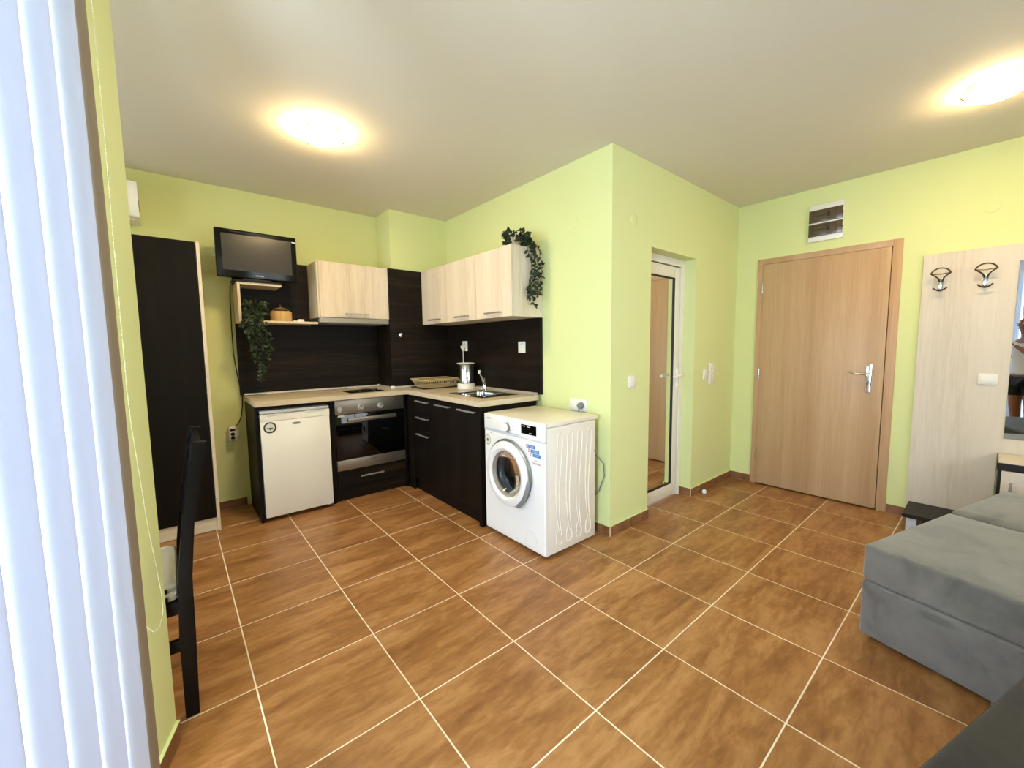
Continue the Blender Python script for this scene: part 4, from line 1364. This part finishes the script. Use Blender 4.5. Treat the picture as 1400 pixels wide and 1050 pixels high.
# ------------------------------------------------------------------ fuse box
t = thing('fuse_box', 'white two-row fuse box with smoked brown flaps above the entrance door', 'fuse box', (xD, 0.97, 2.25))
ya, yb, za, zb = 0.856, 1.086, 2.108, 2.395
part('casing', M().box(xD-0.022, xD, ya, yb, za, zb, 0.004), WPLAST, t)
for z0 in (za+0.038, za+0.147):
    z1 = z0+0.098
    fl_ = part('flap', M().box(xD-0.030, xD-0.0225, ya+0.004, yb-0.002, z0, z1, 0.002), FUSED, t, 'smoked brown transparent flap')
    part('inner_frame', M().box(xD-0.032, xD-0.0302, ya+0.045, ya+0.048, z0+0.015, z1-0.012).box(xD-0.032, xD-0.0302, ya+0.048, yb-0.030, z1-0.015, z1-0.012)
         .box(xD-0.032, xD-0.0302, yb-0.030, yb-0.027, z0+0.015, z1-0.012).box(xD-0.032, xD-0.0302, ya+0.048, yb-0.030, z0+0.015, z0+0.018), FUSEDK, fl_)
    part('breaker_window', M().box(xD-0.0315, xD-0.0302, ya+0.085, ya+0.108, z0+0.035, z0+0.075), FUSEDK, fl_)
    part('label_slot', M().box(xD-0.0315, xD-0.0302, ya+0.115, yb-0.036, z0+0.048, z0+0.054), FUSEDK, fl_)
    part('latch', M().box(xD-0.033, xD-0.028, ya, ya+0.008, z0+0.04, z0+0.052, 0.001, 1), FUSEDK, fl_)

# door stop on the floor
solo('door_stop', M().lathe([(0.0, 0), (0.014, 0.0), (0.019, 0.008), (0.020, 0.018), (0.016, 0.030), (0.008, 0.036), (0, 0.037)], (3.414, 1.600, 0.0), (0, 0, 1), 28), WPLAST,
     (3.414, 1.600, 0), 'small white round door stop on the tiles by the baseboard', 'door stop')

# ------------------------------------------------------------------ hall stand: coat panel, mirror, low shelf, cabinet
t = thing('hall_stand', 'light wood coat hook panel with mirror, low dark shelf and cabinet', 'hall stand', (4.02, -0.2, 0))
px0, px1 = 4.020, 4.0415
poly = [(0.385, 0.128), (0.385, 1.887), (-0.75, 1.887), (-0.75, 0.565), (-0.029, 0.565), (-0.029, 0.128)]
part('back_panel', M().prism(poly, px0, px1, 'yz'), PANELW, t)
part('base_board', M().box(3.700, 4.0405, -0.75, 0.370, 0.101, 0.1265, 0.001, 1), mat('dark_base_board', '221d18', 0.45, 0.0, **{'Specular IOR Level': 0.25}), t, 'dark wood low shelf board')
part('foot', M().box(3.735, 3.84, 0.298, 0.352, 0.0, 0.1005, 0.002), mat('pale_foot', 'cfd3da', 0.5), t, 'pale block foot')
part('foot', M().box(3.735, 3.84, -0.72, -0.665, 0.0, 0.1005, 0.002), MATS['pale_foot'], t, 'pale block foot')
part('rear_rail', M().box(3.98, 4.00, -0.66, 0.29, 0.0, 0.1005), MATS['dark_base_board'], t)
cb = part('cabinet_body', M().box(3.702, 4.0195, -0.75, -0.036, 0.127, 0.522, 0.001, 1), MATS['dark_base_board'], t)
part('cabinet_top', M().box(3.685, 4.0195, -0.75, -0.030, 0.5225, 0.562, 0.001, 1), MATS['dark_base_board'], t)
part('top_insert', M().box(3.700, 4.0185, -0.745, -0.035, 0.5622, 0.5640), PANELW, t, 'light wood cover on the cabinet top')
dd = part('cabinet_door', M().box(3.684, 3.7015, -0.395, -0.050, 0.135, 0.518, 0.001, 1), PANELW, t)
bar_handle(dd, (3.684, -0.088, 0.38), 0.16, 'z', (-1, 0, 0))
dd = part('cabinet_door', M().box(3.684, 3.7015, -0.745, -0.398, 0.135, 0.518, 0.001, 1), PANELW, t)
bar_handle(dd, (3.684, -0.705, 0.38), 0.16, 'z', (-1, 0, 0))
part('mirror', M().box(4.0145, 4.0195, -0.70, -0.048, 0.660, 1.782, 0.001, 1), MIRROR, t, 'frameless wall mirror')
for hy in (0.292, 0.088):
    hk = part('coat_hook', M().box(4.004, 4.0198, hy-0.013, hy+0.013, 1.632, 1.715, 0.004), STEEL, t, 'coat hook with a wide curved hat rest')
    arcp = []
    w_ = 0.048
    for k in range(13):
        a = R(20+140*k/12)
        arcp.append((3.962-0.012*math.sin(a), hy+0.051*math.cos(a), 1.735+0.052*math.sin(a)-0.008))
    low = [(3.966, hy-0.048, 1.742), (3.985, hy-0.020, 1.735), (3.998, hy, 1.728), (3.985, hy+0.020, 1.735), (3.966, hy+0.048, 1.742)]
    mb = M().tube(arcp, 0.0045, 8).tube([arcp[0]]+[(3.972, hy+0.030, 1.732), (3.99, hy+0.014, 1.718), (4.000, hy+0.007, 1.695)], 0.0045, 8)
    mb.tube([arcp[-1]]+[(3.972, hy-0.030, 1.732), (3.99, hy-0.014, 1.718), (4.000, hy-0.007, 1.695)], 0.0045, 8)
    mb.tube([arcp[0], (3.958, hy+0.024, 1.742), (3.957, hy, 1.739), (3.958, hy-0.024, 1.742), arcp[-1]], 0.0035, 8)
    part('hat_rest', mb, BRONZE, hk)
    mb = M()
    q = [(3.985-0.016*abs(s)/3, hy+0.0115*s, 1.632+0.0022*s*s) for s in (-3, -2, -1, 0, 1, 2, 3)]
    mb.tube(q, [0.004, 0.005, 0.005, 0.006, 0.005, 0.005, 0.004], 8)
    mb.tube([(4.005, hy, 1.642), (3.985, hy, 1.632)], 0.005, 8)
    part('lower_hook', mb, BRONZE, hk)


# ------------------------------------------------------------------ corner sofa
def cushion(x0, x1, y0, y1, z0, z1, r=0.03, seg=4, dome=0.0):
    mb = M().box(x0, x1, y0, y1, z0, z1)
    bmesh.ops.subdivide_edges(mb.bm, edges=mb.bm.edges[:], cuts=6, use_grid_fill=True)
    cx_, cy_ = (x0+x1)/2, (y0+y1)/2
    hx_, hy_, hz_ = (x1-x0)/2, (y1-y0)/2, (z1-z0)/2
    cz_ = (z0+z1)/2
    for v in mb.bm.verts:
        u, w, s_3 = (v.co.x-cx_)/hx_, (v.co.y-cy_)/hy_, (v.co.z-cz_)/hz_
        if v.co.z > cz_:
            v.co.z += dome*(1-u*u)*(1-w*w)*s_3
    es = [e for e in mb.bm.edges if len(e.link_faces) == 2 and e.calc_face_angle() > 1.0]
    bmesh.ops.bevel(mb.bm, geom=es, offset=r, segments=seg, affect='EDGES', profile=0.5)
    return mb


ang = math.atan2(-0.276, 0.961)
t = thing('corner_sofa', 'grey velour corner sofa in front of the coat hook panel', 'sofa', (2.2, 0.332, 0), ang)
# local x: away along the far edge, local y: negative = towards the near section
part('base', cushion(0.0, 1.40, -1.44, 0.0, 0.022, 0.262, 0.012, 3), VELS, t, local=True)
part('seat_cushion', cushion(0.0, 0.765, -1.20, 0.0, 0.265, 0.420, 0.014, 3, 0.006), VEL, t, local=True)
part('seat_cushion', cushion(0.768, 1.40, -1.20, 0.0, 0.265, 0.440, 0.035, 4, 0.03), VEL, t, local=True)
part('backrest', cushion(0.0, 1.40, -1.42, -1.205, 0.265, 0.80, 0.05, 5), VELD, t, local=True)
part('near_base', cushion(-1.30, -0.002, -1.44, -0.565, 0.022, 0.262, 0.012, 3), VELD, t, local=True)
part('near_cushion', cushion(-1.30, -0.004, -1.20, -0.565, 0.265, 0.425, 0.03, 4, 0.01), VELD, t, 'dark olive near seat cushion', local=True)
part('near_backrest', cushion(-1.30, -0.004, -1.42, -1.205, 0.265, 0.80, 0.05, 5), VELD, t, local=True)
for fx_, fy_ in ((0.08, -0.08), (1.32, -0.08), (-1.2, -0.65), (-1.2, -1.35), (1.32, -1.38), (0.08, -1.38)):
    part('foot', M().cyl((fx_, fy_, 0), (fx_, fy_, 0.022), 0.025, 14), BMATT, t, local=True)

# ------------------------------------------------------------------ dining chair
t = thing('dining_chair', 'dark lacquered dining chair with cream seat half hidden by green wall end', 'chair', (-0.2, 1.97, 0))
ya_, yb_ = 1.772, 2.165


def post(y0, y1):
    pr = [(-0.044, 0.0), (-0.006, 0.0), (0.002, 0.30), (0.005, 0.50), (0.022, 0.68), (0.045, 0.83), (0.073, 0.962),
          (0.036, 0.966), (0.012, 0.83), (-0.012, 0.68), (-0.034, 0.50), (-0.043, 0.30)]
    return M().prism(pr, y0, y1, 'xz')


part('back_post', post(ya_, ya_+0.026), CHAIRW, t)
part('back_post', post(yb_-0.026, yb_), CHAIRW, t)


def rail_at(z0, z1, name):
    pr = []
    mb = M()
    xa = lambda z: -0.012 + (0.052 if z > 0.9 else 0.0)
    tab = [(0.50, -0.014), (0.68, 0.005), (0.83, 0.029), (0.964, 0.055)]

    def xx(z):
        for (a, b_), (c, d_) in zip(tab, tab[1:]):
            if z <= c:
                return b_+(d_-b_)*(z-a)/(c-a)
        return tab[-1][1]
    pr = [(xx(z0)-0.009, z0), (xx(z0)+0.009, z0), (xx(z1)+0.009, z1), (xx(z1)-0.009, z1)]
    part(name, M().prism(pr, ya_+0.0265, yb_-0.0265, 'xz'), CHAIRW, t)


rail_at(0.865, 0.950, 'crest_rail')
rail_at(0.60, 0.64, 'back_rail')
for yy in (ya_+0.09, ya_+0.1845, ya_+0.28):
    part('back_slat', M().prism([(-0.010, 0.641), (0.006, 0.641), (0.042, 0.864), (0.028, 0.864)], yy, yy+0.03, 'xz'), CHAIRW, t)
for yy in (ya_, yb_-0.034):
    part('front_leg', M().box(-0.445, -0.411, yy, yy+0.034, 0, 0.428, 0.002, 1), CHAIRW, t)
for yy in (ya_+0.003, yb_-0.023):
    part('seat_rail', M().box(-0.4105, -0.040, yy, yy+0.020, 0.380, 0.428, 0.001, 1), CHAIRW, t)
    part('stretcher', M().box(-0.4105, -0.040, yy+0.002, yy+0.018, 0.245, 0.288, 0.001, 1), CHAIRW, t)
part('seat_rail', M().box(-0.440, -0.418, ya_+0.035, yb_-0.035, 0.380, 0.428, 0.001, 1), CHAIRW, t)
part('seat_rail', M().box(-0.040, -0.018, ya_+0.027, yb_-0.027, 0.380, 0.428, 0.001, 1), CHAIRW, t)
part('seat_cushion', cushion(-0.455, -0.036, ya_-0.004, yb_+0.004, 0.4285, 0.492, 0.026, 4, 0.014), CREAMF, t, 'cream upholstered seat')


# ------------------------------------------------------------------ person behind the camera, seen in the hall mirror
pl = Vector((-0.262, -0.235, 0.0))
t = thing('person', 'person in white top and black shorts photographing the room, seen in mirror', 'person', tuple(pl), -0.707)


def skin(name, verts, edges, m, parent, sub=2, root=0, label=None):
    """verts: (x, y, z, rx, ry) - one continuous skinned surface"""
    me = bpy.data.meshes.new(name)
    me.from_pydata([v[:3] for v in verts], edges, [])
    o = bpy.data.objects.new(name, me)
    COL.objects.link(o)
    md = o.modifiers.new('skin', 'SKIN')
    if not me.skin_vertices:
        bm = bmesh.new()
        bm.from_mesh(me)
        bm.verts.layers.skin.verify()
        bm.to_mesh(me)
        bm.free()
    for sv_, v in zip(me.skin_vertices[0].data, verts):
        sv_.radius = (v[3], v[4] if len(v) > 4 else v[3])
    me.skin_vertices[0].data[root].use_root = True
    md.use_smooth_shade = True
    sb = o.modifiers.new('sub', 'SUBSURF')
    sb.levels = sub
    sb.render_levels = sub
    dg = bpy.context.evaluated_depsgraph_get()
    out = bpy.data.meshes.new_from_object(o.evaluated_get(dg))
    bpy.data.objects.remove(o)
    out.materials.clear()
    out.materials.append(m)
    out.polygons.foreach_set('use_smooth', [True]*len(out.polygons))
    q = bpy.data.objects.new(name, out)
    COL.objects.link(q)
    q.parent = parent
    return setp(q, label)


# local frame: x = the person's right, y = forward, z = up
V, Eg = [], []


def chain(pts, start=None):
    prev = start
    for p in pts:
        V.append(p)
        i = len(V)-1
        if prev is not None:
            Eg.append((prev, i))
        prev = i
    return prev


pelvis = chain([(0, 0, 0.86, 0.150, 0.105)])
waist = chain([(0, 0.0, 0.98, 0.125, 0.092)], pelvis)
chest = chain([(0, 0.005, 1.15, 0.140, 0.105)], waist)
sh = chain([(0, -0.005, 1.27, 0.110, 0.080)], chest)
neck = chain([(0, 0.01, 1.345, 0.050, 0.050)], sh)
head = chain([(0, 0.025, 1.40, 0.052, 0.055), (0, 0.035, 1.47, 0.070, 0.084), (0, 0.030, 1.54, 0.074, 0.090), (0, 0.022, 1.585, 0.052, 0.062)], neck)
for s_i in (-1, 1):
    hip = chain([(s_i*0.085, 0, 0.78, 0.088, 0.090), (s_i*0.095, 0.005, 0.62, 0.075, 0.078), (s_i*0.095, 0.01, 0.46, 0.055, 0.058),
                 (s_i*0.095, -0.01, 0.32, 0.050, 0.052), (s_i*0.095, -0.01, 0.12, 0.034, 0.036), (s_i*0.095, -0.005, 0.055, 0.034, 0.038),
                 (s_i*0.100, 0.07, 0.034, 0.036, 0.030), (s_i*0.102, 0.15, 0.026, 0.034, 0.022)], pelvis)
    arm = chain([(s_i*0.125, 0.0, 1.275, 0.052, 0.052), (s_i*0.175, 0.02, 1.18, 0.043, 0.045), (s_i*0.195, 0.06, 1.045, 0.037, 0.038), (s_i*0.175, 0.13, 1.12, 0.034, 0.034),
                 (s_i*0.135, 0.215, 1.205, 0.024, 0.024), (s_i*0.112, 0.257, 1.243, 0.022, 0.017)], sh)
skin('body', V, Eg, SKIN, t, 2)
# top and shorts follow the body
V, Eg = [], []
a = chain([(0, 0, 0.84, 0.168, 0.122), (0, 0, 0.90, 0.162, 0.120), (0, 0.0, 0.98, 0.140, 0.107), (0, 0.008, 1.15, 0.152, 0.120), (0, -0.003, 1.262, 0.115, 0.088)])
for s_i in (-1, 1):
    chain([(s_i*0.118, 0.0, 1.275, 0.060, 0.060), (s_i*0.155, 0.012, 1.215, 0.054, 0.054)], a)
skin('top', V, Eg, SHIRT, t, 2, label='white sleeveless top')
V, Eg = [], []
a = chain([(0, 0, 0.865, 0.158, 0.114)])
for s_i in (-1, 1):
    chain([(s_i*0.087, 0, 0.78, 0.097, 0.100), (s_i*0.097, 0.004, 0.64, 0.086, 0.090), (s_i*0.097, 0.008, 0.56, 0.080, 0.084)], a)
skin('shorts', V, Eg, SHORT, t, 2, label='black shorts')
# face, ears, hair
mb = M()
mb.lathe([(0, 0.014), (0.009, 0.009), (0.011, 0), (0.008, -0.008), (0, -0.010)], (0, 0.128, 1.492), (0, 0.3, 1), 12)
part('nose', mb, SKIN, t, local=True)
for s_i in (-1, 1):
    part('eye', M().lathe([(0, 0.006), (0.010, 0.003), (0.012, 0), (0.010, -0.004), (0, -0.006)], (s_i*0.030, 0.112, 1.517), (0, 1, 0), 14), WPLAST, t, local=True)
    part('iris', M().lathe([(0, 0.0012), (0.0055, 0.0006), (0.0055, -0.001)], (s_i*0.030, 0.1185, 1.517), (0, 1, 0), 12), BMATT, t, local=True)
    part('ear', M().lathe([(0, 0.007), (0.012, 0.006), (0.018, 0.0), (0.012, -0.006), (0, -0.007)], (s_i*0.078, 0.02, 1.505), (1, 0.3*s_i, 0), 14), SKIN, t, local=True)
part('mouth', M().tube([(-0.022, 0.112, 1.452), (-0.01, 0.121, 1.454), (0, 0.123, 1.452), (0.01, 0.121, 1.454), (0.022, 0.112, 1.452)], [0.002, 0.005, 0.005, 0.005, 0.002], 8),
     mat('lips', '8c4a40', 0.5), t, local=True)
V, Eg = [], []
chain([(0, 0.045, 1.585, 0.066, 0.064), (0, -0.01, 1.590, 0.078, 0.060), (0, -0.052, 1.54, 0.076, 0.048), (0, -0.066, 1.47, 0.062, 0.036), (0, -0.075, 1.40, 0.045, 0.028)])
skin('hair', V, Eg, HAIR, t, 2)
# phone held in front, just behind the lens position
FH = 0.287     # forward distance of the phone from the body axis (local y)
part('phone', M().box(-0.076, 0.074, FH-0.013, FH-0.005, 1.238, 1.312, 0.004), BPLAST, t, 'black phone held sideways', local=True)
# hands: palm and separate fingers closed on the phone edges
for s_i in (-1, 1):
    V, Eg = [], []
    wrist = chain([(s_i*0.108, 0.257, 1.243, 0.024, 0.018)])
    palm = chain([(s_i*0.096, 0.28, 1.262, 0.028, 0.016), (s_i*0.086, 0.287, 1.284, 0.026, 0.014)], wrist)
    skin('palm', V, Eg, SKIN, t, 2)
    for k in range(4):
        V, Eg = [], []
        z0 = 1.300-0.015*k
        ln = (0.92, 1.0, 0.95, 0.78)[k]
        chain([(s_i*0.094, 0.283, z0-0.012, 0.0088), (s_i*0.094, 0.307, z0, 0.0085), (s_i*(0.094-0.022*ln), 0.3125, z0+0.006, 0.0080), (s_i*(0.094-0.038*ln), 0.299, z0+0.007, 0.0068)])
        skin('finger', V, Eg, SKIN, t, 1)
    V, Eg = [], []
    chain([(s_i*0.096, 0.273, 1.250, 0.011), (s_i*0.082, 0.257, 1.262, 0.010), (s_i*0.062, 0.259, 1.276, 0.009), (s_i*0.050, 0.263, 1.284, 0.0075)])
    skin('thumb', V, Eg, SKIN, t, 1)
